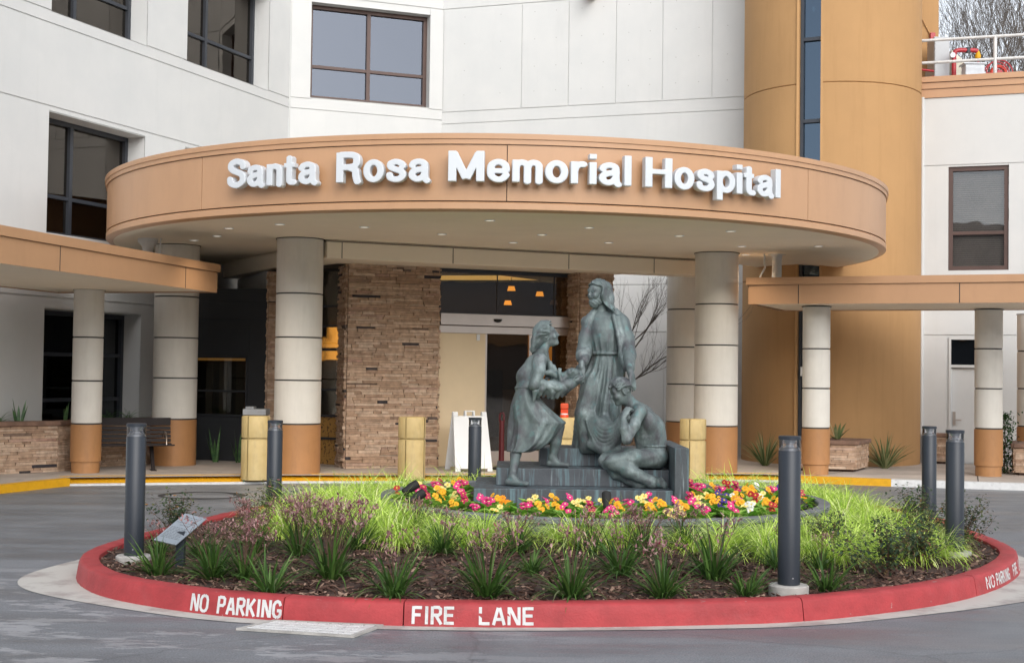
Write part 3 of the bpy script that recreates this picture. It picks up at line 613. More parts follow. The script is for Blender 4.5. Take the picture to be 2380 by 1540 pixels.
for (x, y, z) in ((-.02, 23.4, 3.02), (-.08, 23.9, 2.80), (.47, 23.5, 2.94), (.72, 23.6, 2.80)):
    t = thing('pendant_lamp', (x, y, z), 'amber pendant lamp behind the entrance transom, '+{(-.02): 'uppermost of the group', (-.08): 'lowest left of the group', .47: 'right one of the bright group', .72: 'dim one far to the right'}[x], 'lamp', 'pendant lamps inside the entrance')
    mb = MB(); mb.lathe([(.10, 0), (.07, .075)], n=4, a0=math.pi/4, a1=math.pi/4+2*math.pi); mb.build('shade', m_amber2 if x < .6 else m_cream, t)
    mb = MB(); mb.tube([(0, 0, .075), (0, 0, 3.26-z)], .006, 6); mb.build('stem', m_black, t)
# -- dark entrance block on the left
db = thing('dark_wall', (-4.6, 22.5, .1), 'charcoal panelled wall with a wide window, left of the entrance', 'wall')
D0, D1 = np.array((-5.75, 22.75)), np.array((-3.86, 22.2)); td, LD = unit(D0, D1); wo = (.15, .82, 1.48, 1.83, .10)
wall(db, 'wall', D0, D1, .1, 2.88, [wo], [(0, .1, 1.56, .70), (0, 2.43, LD-.02, 2.7), (0, 2.72, LD-.02, 2.88), (1.60, .1, LD-.02, 2.42), (.05, 1.9, 1.50, 2.34)], m_dark, .012)
window(db, D0, td, wo[0], wo[2], .823, 1.827, .09, (), (.42,), m_dark, m_clear, .04, room=0)
mb = MB(); mb.prism([(-5.9, 23), (-4.1, 22.5), (-4.1, 22.6), (-5.9, 23.1)], .1, .11)
for s, wdt, c in ((.30, .16, 0), (.55, .16, 0), (.85, .18, 0), (1.12, .12, 1)):
    pass
mr_ = MB()
mr_.obox(D0, td, 0, 1.6, -1.0, -.95, .5, 1.9); wbuild(mr_, 'lobby_wall', m_black, db)
mb = MB()
for s, wdt in ((.22, .13), (.48, .14), (.80, .16)): mb.obox(D0, td, s, s+wdt, -.92, -.9, .75, 1.72)
wbuild(mb, 'lobby_panels', mat('lobby_panel', (.12, .10, .075), .6), db)
mb = MB(); mb.obox(D0, td, 1.36, 1.47, -.5, -.14, .7, 1.8); mb.obox(D0, td, 1.08, 1.16, -.92, -.9, .75, 1.72); wbuild(mb, 'timber_post', mat('timber', (.26, .12, .035), .6), db)
mb = MB(); mb.obox(D0, td, 0, 1.1, -.9, -.86, 1.75, 1.80); wbuild(mb, 'lobby_light', emit('lobby_light', (1, .5, .12), .10), db)
mb = MB(); mb.prism([(-5.75, 22.75), (-3.86, 22.2), (-3.8, 24.5), (-5.4, 25.2)], 2.88, 2.93); wbuild(mb, 'coping', m_dark, db)
# ------------------------------------------------------------------ round canopy
CX, CY, CR = -.255, 21.8, 6.02
cn = thing('entrance_canopy', (CX, CY, 3.5), 'big round brown drive-up canopy carrying the hospital name', 'canopy')
def ring(mb, prof, a0=R(-133.3-90), a1=R(117.5-90), n=160): mb.lathe(prof, (CX, CY, 0), n, a0, a1, cap=False)
fa = lambda deg: R(deg-90)
AL, AR = -133.3, 117.5
mb = MB(); js = [AL, -90, -65, -37.5, 1.64, 41.8, 70, 95, AR]
for a, b in zip(js[:-1], js[1:]):
    ring(mb, [(CR-.05, 3.602), (CR, 3.602), (CR, 4.255), (CR-.05, 4.255)], fa(a+.045), fa(b-.045), max(4, int((b-a)/2)))
    for s in (a+.045, b-.045):
        c, d = math.cos(fa(s)), math.sin(fa(s)); mb.quad(*[(CX+rr*c, CY+rr*d, z) for rr, z in ((CR, 3.602), (CR-.05, 3.602), (CR-.05, 4.255), (CR, 4.255))])
wbuild(mb, 'fascia', m_brown, cn, smooth=30)
mb = MB(); ring(mb, [(CR-.06, 3.50), (CR-.06, 4.4)]); wbuild(mb, 'fascia_joint', m_groove, cn, smooth=30)
mb = MB(); ring(mb, [(CR-.05, 4.262), (CR+.02, 4.262), (CR+.02, 4.318), (CR+.035, 4.322), (CR+.035, 4.385), (CR-.3, 4.39)]); wbuild(mb, 'cornice', m_brown, cn, smooth=30)
mb = MB(); ring(mb, [(CR-.05, 3.588), (CR-.008, 3.588), (CR+.005, 3.575), (CR+.005, 3.505), (CR-.03, 3.487), (CR-.10, 3.480)]); wbuild(mb, 'lower_trim', m_brown, cn, smooth=40)
mb = MB(); ring(mb, [(CR-.10, 3.480), (CR-.22, 3.490), (CR-.42, 3.525), (CR-.6, 3.535)])
def disc(rr, z):
    P_ = [(CX+rr*math.cos(fa(a)), CY+rr*math.sin(fa(a)), z) for a in np.linspace(AL, AR, 120)]; return [(-5.2, 24.6, z), *P_, (3.30, 22.75, z), (-2.74, 20.2, z)]
mb.poly(disc(CR-.6, 3.535)[::-1]); wbuild(mb, 'soffit', m_soffit, cn, smooth=40)
mb = MB(); mb.poly(disc(CR-.3, 4.388)); wbuild(mb, 'roof', m_conc, cn)
# bulkhead over the doors
bk = [(-2.74, 20.0), (3.35, 22.65), (3.2, 23.0), (1.80, 22.5), (1.5, 22.9), (.80, 24.45), (-5.40, 24.9)]
mb = MB(); mb.prism(bk, 3.26, 3.505); mb.prism([(p[0]*.995+.0, p[1]+.02) for p in bk], 3.505, 3.534)
wbuild(mb, 'bulkhead', m_soffit, cn, bevel=.012)
mb = MB(); tk, Lk_ = unit(bk[0], bk[1])
for s in (.22, 1.98, 3.95, 5.5): mb.obox(bk[0], tk, s, s+.014, 0, .003, 3.265, 3.50)
mb.obox(bk[0], tk, 0, Lk_, 0, .004, 3.503, 3.52); wbuild(mb, 'bulkhead_joint', mat('bulk_joint', (.24, .20, .16), .8), cn)
for (x, y) in ((-3.9, 18.6), (-3.1, 18.0), (-2.0, 18.2), (-.3, 17.2), (1.0, 17.9), (2.3, 18.8), (.4, 18.9), (1.4, 19.9), (-4.3, 19.7), (-4.8, 20.4), (3.4, 20.2), (4.5, 20.0), (2.9, 18.1), (-1.0, 19.0), (-.0, 20.1), (3.7, 21.6)):
    dl = MB(); dl.lathe([(.07, 0), (.07, -.008), (.055, -.008), (.055, -.002)], (x, y, 3.534), 14, cap=False); o = wbuild(dl, 'downlight', m_plast, cn, smooth=30)
    dl = MB(); dl.lathe([(.055, -.004), (.001, -.004)], (x, y, 3.534), 14, cap=False); wbuild(dl, 'lens', m_dl, o)
    if x > 4 or x < -4.2: continue
    ll = bpy.data.lights.new('downlight_lamp', 'SPOT'); ll.energy = 40; ll.spot_size = R(125); ll.spot_blend = 1; ll.shadow_soft_size = .05; ll.color = (1, .86, .68); lo_ = bpy.data.objects.new('downlight_lamp', ll); COL.objects.link(lo_); lo_.location = (x, y, 3.515)
# pipes from the walkway roofs up to the round canopy
for (x, y, z0, lab) in ((-5.45, 20.25, 3.0, 'left'), (4.18, 21.5, 3.1, 'right')):
    t = thing('roof_stanchion', (x, y, z0), 'white flared pipe with thin cable between the %s walkway roof and the round canopy' % lab, 'pipe', 'pipes between the canopies')
    mb = MB(); mb.lathe([(.075, 0), (.075, .37), (.09, .42), (.15, .48), (.15, 3.533-z0)], n=20); mb.build('pipe', m_white, t, smooth=40)
    sg = 1 if lab == 'left' else -1
    mb = MB(); mb.tube([(sg*.22, -.10, 3.53-z0), (sg*.21, -.1, .40), (sg*.22, -.1, .30), (sg*.20, -.1, .22), (sg*.27, -.12, .10), (sg*.30, -.14, .02)], .014, 6); mb.build('cable', m_white, t, smooth=60)
# columns
def column(x, y, rad, top, zs, name, label, group, plinth=0):
    t = thing(name, (x, y, SWH), label, 'column', group); top -= SWH; zs = [z-SWH for z in zs]
    mb = MB(); b = 0
    mb.lathe([(rad*.985, plinth and .16 or 0), (rad, (plinth and .16 or 0)+.002), (rad, zs[0]-.012), (rad-.012, zs[0]-.010)], n=48, cap=False)
    if plinth: mb.lathe([(rad*.91, 0), (rad*.91, .165)], n=40, cap=False)
    mb.build('base', m_base, t, smooth=40)
    mb = MB()
    for a, c in zip(zs, zs[1:]+[top]):
        mb.lathe([(rad-.02, a+.010), (rad-.004, a+.013), (rad-.004, c-.012), (rad-.02, c-.009)], n=48, cap=False)
    mb.build('shaft', m_tan, t, smooth=40)
    mb = MB()
    for a in zs: mb.lathe([(rad-.016, a-.016), (rad-.016, a+.014)], n=48, cap=False)
    mb.lathe([(rad+.012, top-.012), (rad+.012, top)], n=48, cap=False)
    mb.build('band', m_ring, t, smooth=40); return t
m_ring = mat('shadow_ring', (.05, .048, .045), .5)  # near-black colour puts in the thin shadow lines at the column joints
CZ = [.82, 1.455, 2.08, 2.72]
g = 'large round columns under the round canopy'
column(-3.14, 20.03, .345, 3.534, CZ, 'canopy_column', 'large round tan column with brown base left of the broad stone pier', g)
column(-5.27, 21.33, .345, 3.534, CZ, 'canopy_column', 'large round tan column with brown base standing behind the metal bench', g)
column(3.22, 21.42, .345, 3.534, CZ, 'canopy_column', 'large round tan column with brown base, right of the statue, in front of another', g)
column(2.99, 23.25, .345, 3.30, CZ, 'canopy_column', 'large round tan column half hidden behind the right hand canopy column', g)
g = 'slim round columns under the walkway roofs'; WZ = [.78, 1.34, 1.98, 2.60-.0]
WZ = [.80, 1.42, 2.02]
column(-6.08, 19.52, .215, 2.72, [.80, 1.41, 2.03], 'walkway_column', 'slim tan column with brown base under the left walkway roof', g, 1)
column(4.73, 21.12, .215, 2.70, [.82, 1.43, 2.04], 'walkway_column', 'slim tan column with brown base, left one under the right walkway roof', g, 1)
column(7.47, 21.30, .215, 2.70, [.84, 1.46, 2.08], 'walkway_column', 'slim tan column with brown base, right one under the right walkway roof', g, 1)
column(8.62, 22.6, .215, 2.70, [.84, 1.46, 2.08], 'walkway_column', 'slim tan column at the right edge behind a stone planter', g, 1)
# walkway roofs
def walkway(poly, edges, seams, label, P):
    t = thing('walkway_roof', (*P, 2.7), label, 'walkway roof'); z0, z1 = 2.70, 3.09
    mb = MB(); mb.prism(poly, z0+.06, z1, caps=False); 
    for i in range(len(poly)):
        a, b = poly[i], poly[(i+1) % len(poly)]; tt, L = unit(a, b)
        mb.obox(a, tt, 0, L, 0, .02, z0, z1-.10)
    wbuild(mb, 'fascia', m_brown, t)
    mb = MB()
    for i in range(len(poly)):
        a, b = poly[i], poly[(i+1) % len(poly)]; tt, L = unit(a, b); mb.obox(a, tt, -.045, L+.045, -.1, .045, z1-.095, z1+.015)
    wbuild(mb, 'roof_edge', m_brown, t)
    mb = MB()
    for (i, s) in seams:
        a, b = poly[i], poly[(i+1) % len(poly)]; tt, L = unit(a, b); mb.obox(a, tt, s, s+.012, .018, .0225, z0+.002, z1-.1)
    wbuild(mb, 'panel_joint', m_groove, t)
    c = np.mean(np.array(poly), axis=0); ins = [tuple(c+(np.array(p)-c)*.985) for p in poly]
    mb = MB(); mb.prism(ins, z0+.012, z0+.06); wbuild(mb, 'soffit', m_soffit, t)
    mb = MB(); mb.prism(ins, z1-.01, z1); wbuild(mb, 'roof', m_conc, t)
    return t
W1 = [(-6.95, 8.5), (-4.27, 19.55), (-6.78, 20.25), (-9.4, 9.2)]
tw1, _ = unit(W1[0], W1[1]); L0 = _
walkway(W1, None, [(0, L0-4.06), (0, L0-.98)], 'brown edged flat walkway roof on the left, running towards the viewer', (-5.5, 17))
W2 = [(3.62, 20.75), (13.0, 17.0), (13.8, 19.1), (4.5, 22.78)]
walkway(W2, None, [(0, .74), (0, 3.05), (0, 5.5)], 'brown edged flat walkway roof on the right, in front of the ochre tower', (6, 20.5))
# ------------------------------------------------------------------ hospital name: one thing, every letter a part
sg = thing('hospital_sign', (CX, CY-CR, 3.8), 'raised white letters spelling the hospital name on the brown canopy fascia', 'sign')
# ------------------------------------------------------------------ bronze statue group: signed-distance sculpting, meshed by surface nets
class Sculpt:
    def __init__(s, lo, hi, h):
        s.lo = np.array(lo, np.float32); s.h = h; s.n = np.ceil((np.array(hi)-s.lo)/h).astype(int)+1
        s.ax = [s.lo[i]+h*np.arange(s.n[i], dtype=np.float32) for i in range(3)]; s.F = np.full(s.n, .2, np.float32)
    def sub(s, lo, hi, pad):
        sl = []
        for i in range(3):
            a = int(max(0, math.floor((lo[i]-pad-s.lo[i])/s.h))); b = int(min(s.n[i], math.ceil((hi[i]+pad-s.lo[i])/s.h)+1)); sl.append(slice(a, max(a, b)))
        X, Y, Z = s.ax[0][sl[0]][:, None, None], s.ax[1][sl[1]][None, :, None], s.ax[2][sl[2]][None, None, :]
        return tuple(sl), X, Y, Z
    def put(s, sl, d, k, cut=False):
        A = s.F[sl]
        if A.size == 0: return
        if cut:
            d = -d; hh = np.maximum(k-np.abs(A-d), 0)/k; s.F[sl] = np.maximum(A, d)+hh*hh*k*.25
        else:
            hh = np.maximum(k-np.abs(A-d), 0)/k; s.F[sl] = np.minimum(A, d)-hh*hh*k*.25
    def cone(s, a, b, ra, rb, k=.02, disp=None, cut=False, sq=(1, 1, 1)):
        a = np.array(a, float); b = np.array(b, float); m = max(ra, rb)
        sl, X, Y, Z = s.sub(np.minimum(a, b)-m, np.maximum(a, b)+m, k+.03)
        ab = b-a; L2 = max(float(ab@ab), 1e-9); t = np.clip(((X-a[0])*ab[0]+(Y-a[1])*ab[1]+(Z-a[2])*ab[2])/L2, 0, 1)
        d = np.sqrt(((X-a[0]-ab[0]*t)*sq[0])**2+((Y-a[1]-ab[1]*t)*sq[1])**2+((Z-a[2]-ab[2]*t)*sq[2])**2)-(ra+(rb-ra)*t)
        if disp: d = d+disp(X, Y, Z, t)
        s.put(sl, d.astype(np.float32), k, cut)
    def chain(s, pts, rads, k=.02, disp=None):
        for i in range(len(pts)-1): s.cone(pts[i], pts[i+1], rads[i], rads[i+1], k, disp)
    def ell(s, c, rad, B=None, k=.02, disp=None, cut=False, clip=None):
        c = np.array(c, float); m = max(rad); sl, X, Y, Z = s.sub(c-m, c+m, k+.03); B = np.eye(3) if B is None else B
        P = [B[i][0]*(X-c[0])+B[i][1]*(Y-c[1])+B[i][2]*(Z-c[2]) for i in range(3)]
        q = np.sqrt((P[0]/rad[0])**2+(P[1]/rad[1])**2+(P[2]/rad[2])**2); q2 = np.sqrt((P[0]/rad[0]**2)**2+(P[1]/rad[1]**2)**2+(P[2]/rad[2]**2)**2)+1e-6
        d = q*(q-1)/q2
        if disp: d = d+disp(X, Y, Z, P)
        if clip: d = np.maximum(d, clip(P, X, Y, Z))
        s.put(sl, d.astype(np.float32), k, cut)
    def loft(s, secs, k=.02, fold=None, clip=None):   # secs rows: z, cx, cy, rx, ry
        S = np.array(sorted(secs)); zz = S[:, 0]; lo = [min(S[:, 1]-S[:, 3]), min(S[:, 2]-S[:, 4]), zz[0]]; hi = [max(S[:, 1]+S[:, 3]), max(S[:, 2]+S[:, 4]), zz[-1]]
        sl, X, Y, Z = s.sub(lo, hi, .06); z1 = Z.ravel()
        I = lambda j: np.interp(z1, zz, S[:, j])[None, None, :]
        cx, cy, rx, ry = I(1), I(2), I(3), I(4); a = np.arctan2((Y-cy)/ry, (X-cx)/rx); rho = np.sqrt(((X-cx)/rx)**2+((Y-cy)/ry)**2)
        if fold: rho = rho-fold(a, Z)
        d = (rho-1)*np.minimum(rx, ry); d = np.maximum(d, np.maximum(zz[0]-Z, Z-zz[-1]))
        if clip is not None: d = np.maximum(d, clip(X, Y, Z))
        s.put(sl, d.astype(np.float32), k)
    def mesh(s, name, m, parent, rnd=.0):
        F = s.F; n = F.shape; sg = F < 0
        c = [(i, j, k) for i in (0, 1) for j in (0, 1) for k in (0, 1)]
        sh = lambda A, o: A[o[0]:n[0]-1+o[0], o[1]:n[1]-1+o[1], o[2]:n[2]-1+o[2]]
        cnt = sum(sh(sg, o).astype(np.int8) for o in c); act = (cnt > 0) & (cnt < 8); idx = np.argwhere(act); N = len(idx)
        if N == 0: return None
        vid = np.full(act.shape, -1, np.int64); vid[act] = np.arange(N)
        vals = {o: sh(F, o)[act] for o in c}; acc = np.zeros((N, 3)); w_ = np.zeros(N)
        for o in c:
            for ax in range(3):
                if o[ax] == 0:
                    p = list(o); p[ax] = 1; p = tuple(p); va, vb = vals[o], vals[p]; cr = (va < 0) != (vb < 0)
                    t = np.where(cr, va/(va-vb+1e-12), 0); e = np.tile(np.array(o, float), (N, 1)); e[:, ax] += t; acc += e*cr[:, None]; w_ += cr
        V = (idx+acc/w_[:, None])*s.h+s.lo
        faces = []
        for ax in range(3):
            b1, b2 = [(1, 2), (2, 0), (0, 1)][ax]; s0 = [slice(1, n[i]-1) for i in range(3)]; s0[ax] = slice(0, n[ax]-1); s1 = list(s0); s1[ax] = slice(1, n[ax])
            A, B_ = sg[tuple(s0)], sg[tuple(s1)]; cr = A != B_; ii = np.argwhere(cr); off = np.array([1, 1, 1]); off[ax] = 0; ii = ii+off; fl = A[cr]
            d1 = np.zeros(3, int); d1[b1] = 1; d2 = np.zeros(3, int); d2[b2] = 1
            g = lambda q: vid[q[:, 0], q[:, 1], q[:, 2]]
            qd = np.stack([g(ii-d1-d2), g(ii-d2), g(ii), g(ii-d1)], 1); qd[~fl] = qd[~fl][:, ::-1]; faces.append(qd)
        Q = np.concatenate(faces); Q = Q[(Q >= 0).all(1)]
        me = bpy.data.meshes.new(name); me.vertices.add(N); L = V-np.array(parent_world(parent)); me.vertices.foreach_set('co', L.astype(np.float32).ravel())
        me.loops.add(len(Q)*4); me.loops.foreach_set('vertex_index', Q.astype(np.int32).ravel()); me.polygons.add(len(Q)); me.polygons.foreach_set('loop_start', np.arange(0, len(Q)*4, 4, dtype=np.int32))
        me.update(calc_edges=True); me.validate(); me.polygons.foreach_set('use_smooth', [True]*len(me.polygons)); me.materials.append(m)
        o = bpy.data.objects.new(name, me); COL.objects.link(o); o.parent = parent; return o
def parent_world(p):
    off = Vector((0, 0, 0))
    while p: off += Vector(p.location); p = p.parent
    return tuple(off)
def nrm(v): v = np.array(v, float); return v/np.linalg.norm(v)
def frame(fwd, up=(0, 0, 1)):
    f_ = nrm(fwd); r_ = nrm(np.cross(f_, up)); u_ = np.cross(r_, f_); return np.array([r_, f_, u_])
def loc(c, B, p): return np.array(c)+B[0]*p[0]+B[1]*p[1]+B[2]*p[2]
def head(S, c, B, s=1.0, ears=True, beard=False):
    P = lambda *p: loc(c, B, np.array(p)*s)
    S.ell(P(0, -.012, .025), np.array((.072, .093, .088))*s, B, .02)
    S.ell(P(0, .035, -.045), np.array((.053, .058, .070))*s, B, .03)
    S.ell(P(0, .070, -.005), np.array((.050, .022, .06))*s, B, .02)
    S.cone(P(-.042, .072, .026), P(.042, .072, .026), .013*s, .013*s, .012)
    for e in (-1, 1):
        S.ell(P(.030*e, .097, .004), np.array((.020, .020, .014))*s, B, .008, cut=True)
        S.ell(P(.030*e, .078, .004), np.array((.012, .012, .009))*s, B, .004)
        S.cone(P(.016*e, .090, .013), P(.046*e, .078, .012), .0045*s, .004*s, .005)
        S.ell(P(.036*e, .066, -.03), np.array((.022, .022, .02))*s, B, .02)
    S.cone(P(0, .086, .020), P(0, .106, -.024), .007*s, .0095*s, .006); S.cone(P(-.010, .093, -.028), P(.010, .093, -.028), .008*s, .008*s, .005)
    S.cone(P(-.02, .083, -.052), P(.02, .083, -.052), .007*s, .007*s, .006); S.cone(P(-.017, .083, -.065), P(.017, .083, -.065), .008*s, .008*s, .006)
    S.cone(P(-.022, .095, -.0585), P(.022, .095, -.0585), .004*s, .004*s, .004, cut=True)
    S.ell(P(0, .072, -.092), np.array((.024, .022, .02))*s, B, .02)
    if ears:
        for e in (-1, 1):
            S.ell(P(.073*e, -.008, -.005), np.array((.010, .02, .034))*s, B, .006); S.ell(P(.085*e, -.004, -.003), np.array((.008, .010, .02))*s, B, .006, cut=True)
def hand(S, wr, d, nrm_, s=1.0, curl=.5, thumb=1, spread=.011):
    # wr wrist, d direction of the fingers, nrm_ back-of-hand normal
    B = np.array([nrm(np.cross(d, nrm_)), nrm(d), nrm(nrm_)]); P = lambda *p: loc(wr, B, np.array(p)*s)
    S.cone(P(0, -.02, 0), P(0, .02, 0), .026*s, .028*s, .015)
    S.ell(P(0, .05, 0), np.array((.040, .050, .018))*s, B, .012)
    for i, L in enumerate((.066, .075, .070, .056)):
        x = (-.029+.0195*i); a = P(x, .082-.004*abs(i-1.2), 0); c1 = curl*.55; c2 = curl*1.25; L1, L2 = L*.55, L*.55
        b = P(x*1.15, .082+L1*math.cos(c1), -L1*math.sin(c1)); e = P(x*1.2, .082+L1*math.cos(c1)+L2*math.cos(c2), -L1*math.sin(c1)-L2*math.sin(c2))
        S.cone(a, b, .0098*s, .009*s, .004); S.cone(b, e, .009*s, .0072*s, .004)
    S.cone(P(-.03*thumb, .018, -.006), P(-.055*thumb, .058, -.018), .014*s, .011*s, .008); S.cone(P(-.055*thumb, .058, -.018), P(-.052*thumb, .09, -.028), .0105*s, .008*s, .004)

def bronze(name, streak=False):
    m, t, b = newmat(name); N = t.nodes.new; Lk = t.links.new; tc = N('ShaderNodeTexCoord')
    def nz(s, det, st=(1, 1, 1)):
        mp = N('ShaderNodeMapping'); mp.inputs['Scale'].default_value = st; Lk(tc.outputs['Object'], mp.inputs[0]); n = N('ShaderNodeTexNoise'); n.inputs['Scale'].default_value = s; n.inputs['Detail'].default_value = det; n.inputs['Roughness'].default_value = .65; Lk(mp.outputs[0], n.inputs[0]); return n.outputs[0]
    def rp(src, p0, c0, p1, c1):
        q = N('ShaderNodeValToRGB'); q.color_ramp.elements[0].position = p0; q.color_ramp.elements[1].position = p1; q.color_ramp.elements[0].color = (*c0, 1); q.color_ramp.elements[1].color = (*c1, 1); Lk(src, q.inputs[0]); return q.outputs[0]
    def mix(f, a, c):
        x = N('ShaderNodeMix'); x.data_type = 'RGBA'; Lk(f, x.inputs[0]); Lk(a, x.inputs[6]); Lk(c, x.inputs[7]); return x.outputs[2]
    def col(c): q = N('ShaderNodeRGB'); q.outputs[0].default_value = (*c, 1); return q.outputs[0]
    if not streak:
        c = rp(nz(5, 7, (1, 1, .6)), .3, (.090, .115, .114), .7, (.195, .240, .236))
        c = mix(rp(nz(6, 6, (1, 1, .55)), .47, (0, 0, 0), .64, (.9, .9, .9)), c, col((.085, .08, .09)))
        c = mix(rp(nz(11, 6, (1, 1, .8)), .56, (0, 0, 0), .72, (.6, .6, .6)), c, col((.12, .27, .27)))
        c = mix(rp(nz(4.2, 6, (1, 1, .6)), .52, (0, 0, 0), .68, (.6, .6, .6)), c, col((.40, .47, .47)))
    else:
        c = rp(nz(4, 6), .3, (.060, .066, .075), .7, (.105, .115, .125))
        c = mix(rp(nz(16, 6, (1.3, 1.3, .08)), .50, (0, 0, 0), .68, (.75, .75, .75)), c, col((.18, .30, .33)))
        c = mix(rp(nz(30, 5, (1, 1, .06)), .60, (0, 0, 0), .72, (.55, .55, .55)), c, col((.36, .43, .45)))
    Lk(c, b.inputs['Base Color']); setp(b, Metallic=.35); 
    Lk(rp(nz(8, 4), .3, (.52,)*3, .7, (.72,)*3), b.inputs['Roughness'])
    bp = N('ShaderNodeBump'); bp.inputs['Strength'].default_value = .4; bp.inputs['Distance'].default_value = .006; Lk(nz(45, 4), bp.inputs['Height']); Lk(bp.outputs[0], b.inputs['Normal'])
    return m
GL = {  # own glyph skeletons (cap height 1): curved strokes, straight strokes, width
 'S': ([[(.57, .69), (.53, .83), (.34, .905), (.15, .84), (.115, .71), (.20, .605), (.34, .54), (.49, .47), (.56, .355), (.545, .20), (.34, .09), (.13, .17), (.09, .32)]], []),
 'a': ([[(.075, .51), (.13, .61), (.27, .65), (.40, .60), (.43, .48), (.43, .2), (.45, .08), (.50, .02)], [(.43, .41), (.24, .385), (.10, .31), (.085, .17), (.20, .08), (.34, .12), (.43, .25)]], []),
 'n': ([[(.10, .46), (.15, .59), (.28, .645), (.40, .59), (.43, .46), (.43, .22), (.43, 0)]], [((.10, 0), (.10, .73))]),
 't': ([[(.17, .93), (.17, .6), (.17, .2), (.21, .09), (.33, .075)]], [((0, .655), (.34, .655))]),
 'R': ([[(.1, .915), (.40, .915), (.55, .87), (.60, .72), (.55, .56), (.40, .505), (.1, .505)], [(.40, .48), (.55, .40), (.58, .20), (.63, .0)]], [((.1, 0), (.1, 1))]),
 'o': ([[(.29+.20*math.cos(k), .365+.285*math.sin(k)) for k in np.linspace(0, 2*math.pi, 25)]], []),
 's': ([[(.45, .49), (.40, .60), (.26, .65), (.12, .605), (.10, .51), (.18, .43), (.30, .385), (.42, .32), (.45, .21), (.38, .11), (.26, .075), (.11, .12), (.075, .24)]], []),
 'M': ([], [((.1, 0), (.1, 1)), ((.80, 0), (.80, 1)), ((.13, .93), (.45, .09)), ((.77, .93), (.45, .09))]),
 'e': ([[(.10, .36), (.3, .36), (.49, .36)], [(.49, .36), (.45, .56), (.29, .65), (.13, .56), (.095, .36), (.13, .17), (.28, .075), (.41, .12), (.49, .24)]], []),
 'm': ([[(.10, .46), (.14, .59), (.25, .645), (.36, .59), (.39, .46), (.39, .22), (.39, 0)], [(.39, .46), (.43, .59), (.54, .645), (.65, .59), (.68, .46), (.68, .22), (.68, 0)]], [((.10, 0), (.10, .73))]),
 'r': ([[(.10, .40), (.14, .55), (.24, .635), (.35, .64)]], [((.10, 0), (.10, .73))]),
 'i': ([], [((.10, 0), (.10, .73)), ((.10, .83), (.10, 1.0))]),
 'l': ([], [((.10, 0), (.10, 1))]),
 'H': ([], [((.1, 0), (.1, 1)), ((.66, 0), (.66, 1)), ((.1, .53), (.66, .53))]),
 'p': ([[(.30+.205*math.cos(k), .365+.285*math.sin(k)) for k in np.linspace(0, 2*math.pi, 25)]], [((.10, -.27), (.10, .73))])}
CAP = .355
def glyph2(ch):
    cur, st_ = GL[ch]; hw = (.105 if ch.isupper() else .097); h = .0068/CAP
    allp = [p for c in cur for p in c]+[p for c in st_ for p in c]; x0 = min(p[0] for p in allp)-.16; x1 = max(p[0] for p in allp)+.16; y0 = min(p[1] for p in allp)-.16; y1 = max(p[1] for p in allp)+.16
    X, Y = np.meshgrid(np.arange(x0, x1, h), np.arange(y0, y1, h), indexing='ij'); D = np.full(X.shape, 9.)
    def box(a, b, w_):
        a, b = np.array(a, float), np.array(b, float); L = np.linalg.norm(b-a); d = (b-a)/L; u_ = (X-a[0])*d[0]+(Y-a[1])*d[1]; v_ = -(X-a[0])*d[1]+(Y-a[1])*d[0]
        return np.maximum(np.abs(u_-L/2)-L/2, np.abs(v_)-w_)
    for c in cur:
        closed = np.hypot(c[0][0]-c[-1][0], c[0][1]-c[-1][1]) < 1e-6; P_ = catmull(c[:-1] if closed else c, 5, closed); 
        if closed: P_ = np.vstack([P_, P_[:1]])
        w_ = hw*.86 if ch == 'e' and len(c) == 3 else hw
        for i in range(len(P_)-1):
            D = np.minimum(D, box(P_[i], P_[i+1], w_))
            if i > 0 or closed: D = np.minimum(D, np.hypot(X-P_[i][0], Y-P_[i][1])-w_)
    for (a, b) in st_:
        w_ = hw*.80 if ch == 't' or (ch == 'H' and a[1] == b[1]) else hw; D = np.minimum(D, box(a, b, w_))
    if ch == 'M': D = np.maximum(D, np.maximum(Y-1, -Y))
    return X[0 if 0 else slice(None), 0], Y[0], D
def letter_mesh(ch, par):
    xs_, ys_, D = glyph2(ch); dz = .05
    S = Sculpt((0, 0, 0), (.1, .1, .1), .0068); S.lo = np.array((xs_[0]*CAP, 0, ys_[0]*CAP), np.float32); S.h = .0068; zz = np.arange(-dz-.0136, dz+.014, .0068)
    S.lo[1] = zz[0]; F = np.maximum((D*CAP)[:, None, :], (np.abs(zz)-dz)[None, :, None]); S.n = np.array(F.shape); S.F = F.astype(np.float32)
    ins = np.argwhere(D < 0); return S, xs_[ins[:, 0].min()]*CAP, xs_[ins[:, 0].max()]*CAP
words = [('Santa', -31.6, -19.4), ('Rosa', -17.2, -6.6), ('Memorial', -4.7, 15.2), ('Hospital', 16.8, 34.9)]
for wd, a0, a1 in words:
    adv = []; x = 0; gm = []
    for ch in wd:
        S, mn, mx = letter_mesh(ch, sg); gm.append(S); adv.append((x, mn, mx)); x += (mx-mn)+.026
    tot = x-.026; arc = R(a1-a0)*(CR+.13); sc = arc/tot
    for S, (xo, mn, mx) in zip(gm, adv):
        a = R(a0)+(xo+(mx-mn)/2)*sc/(CR+.13); o = S.mesh('letter', m_lett, sg); me = o.data; co = np.empty(len(me.vertices)*3, np.float32); me.vertices.foreach_get('co', co); V = co.reshape(-1, 3)+np.array(parent_world(sg)); V[:, 0] = (V[:, 0]-(mn+mx)/2)*sc; me.vertices.foreach_set('co', V.ravel()); me.set_sharp_from_angle(angle=R(35)); me.update()
        rr = CR+.13; o.location = (rr*math.sin(a), -rr*math.cos(a)+CR, 0); o.rotation_euler = (0, 0, a)
m_brz = bronze('patina_bronze'); m_brzp = bronze('streaked_bronze', True)
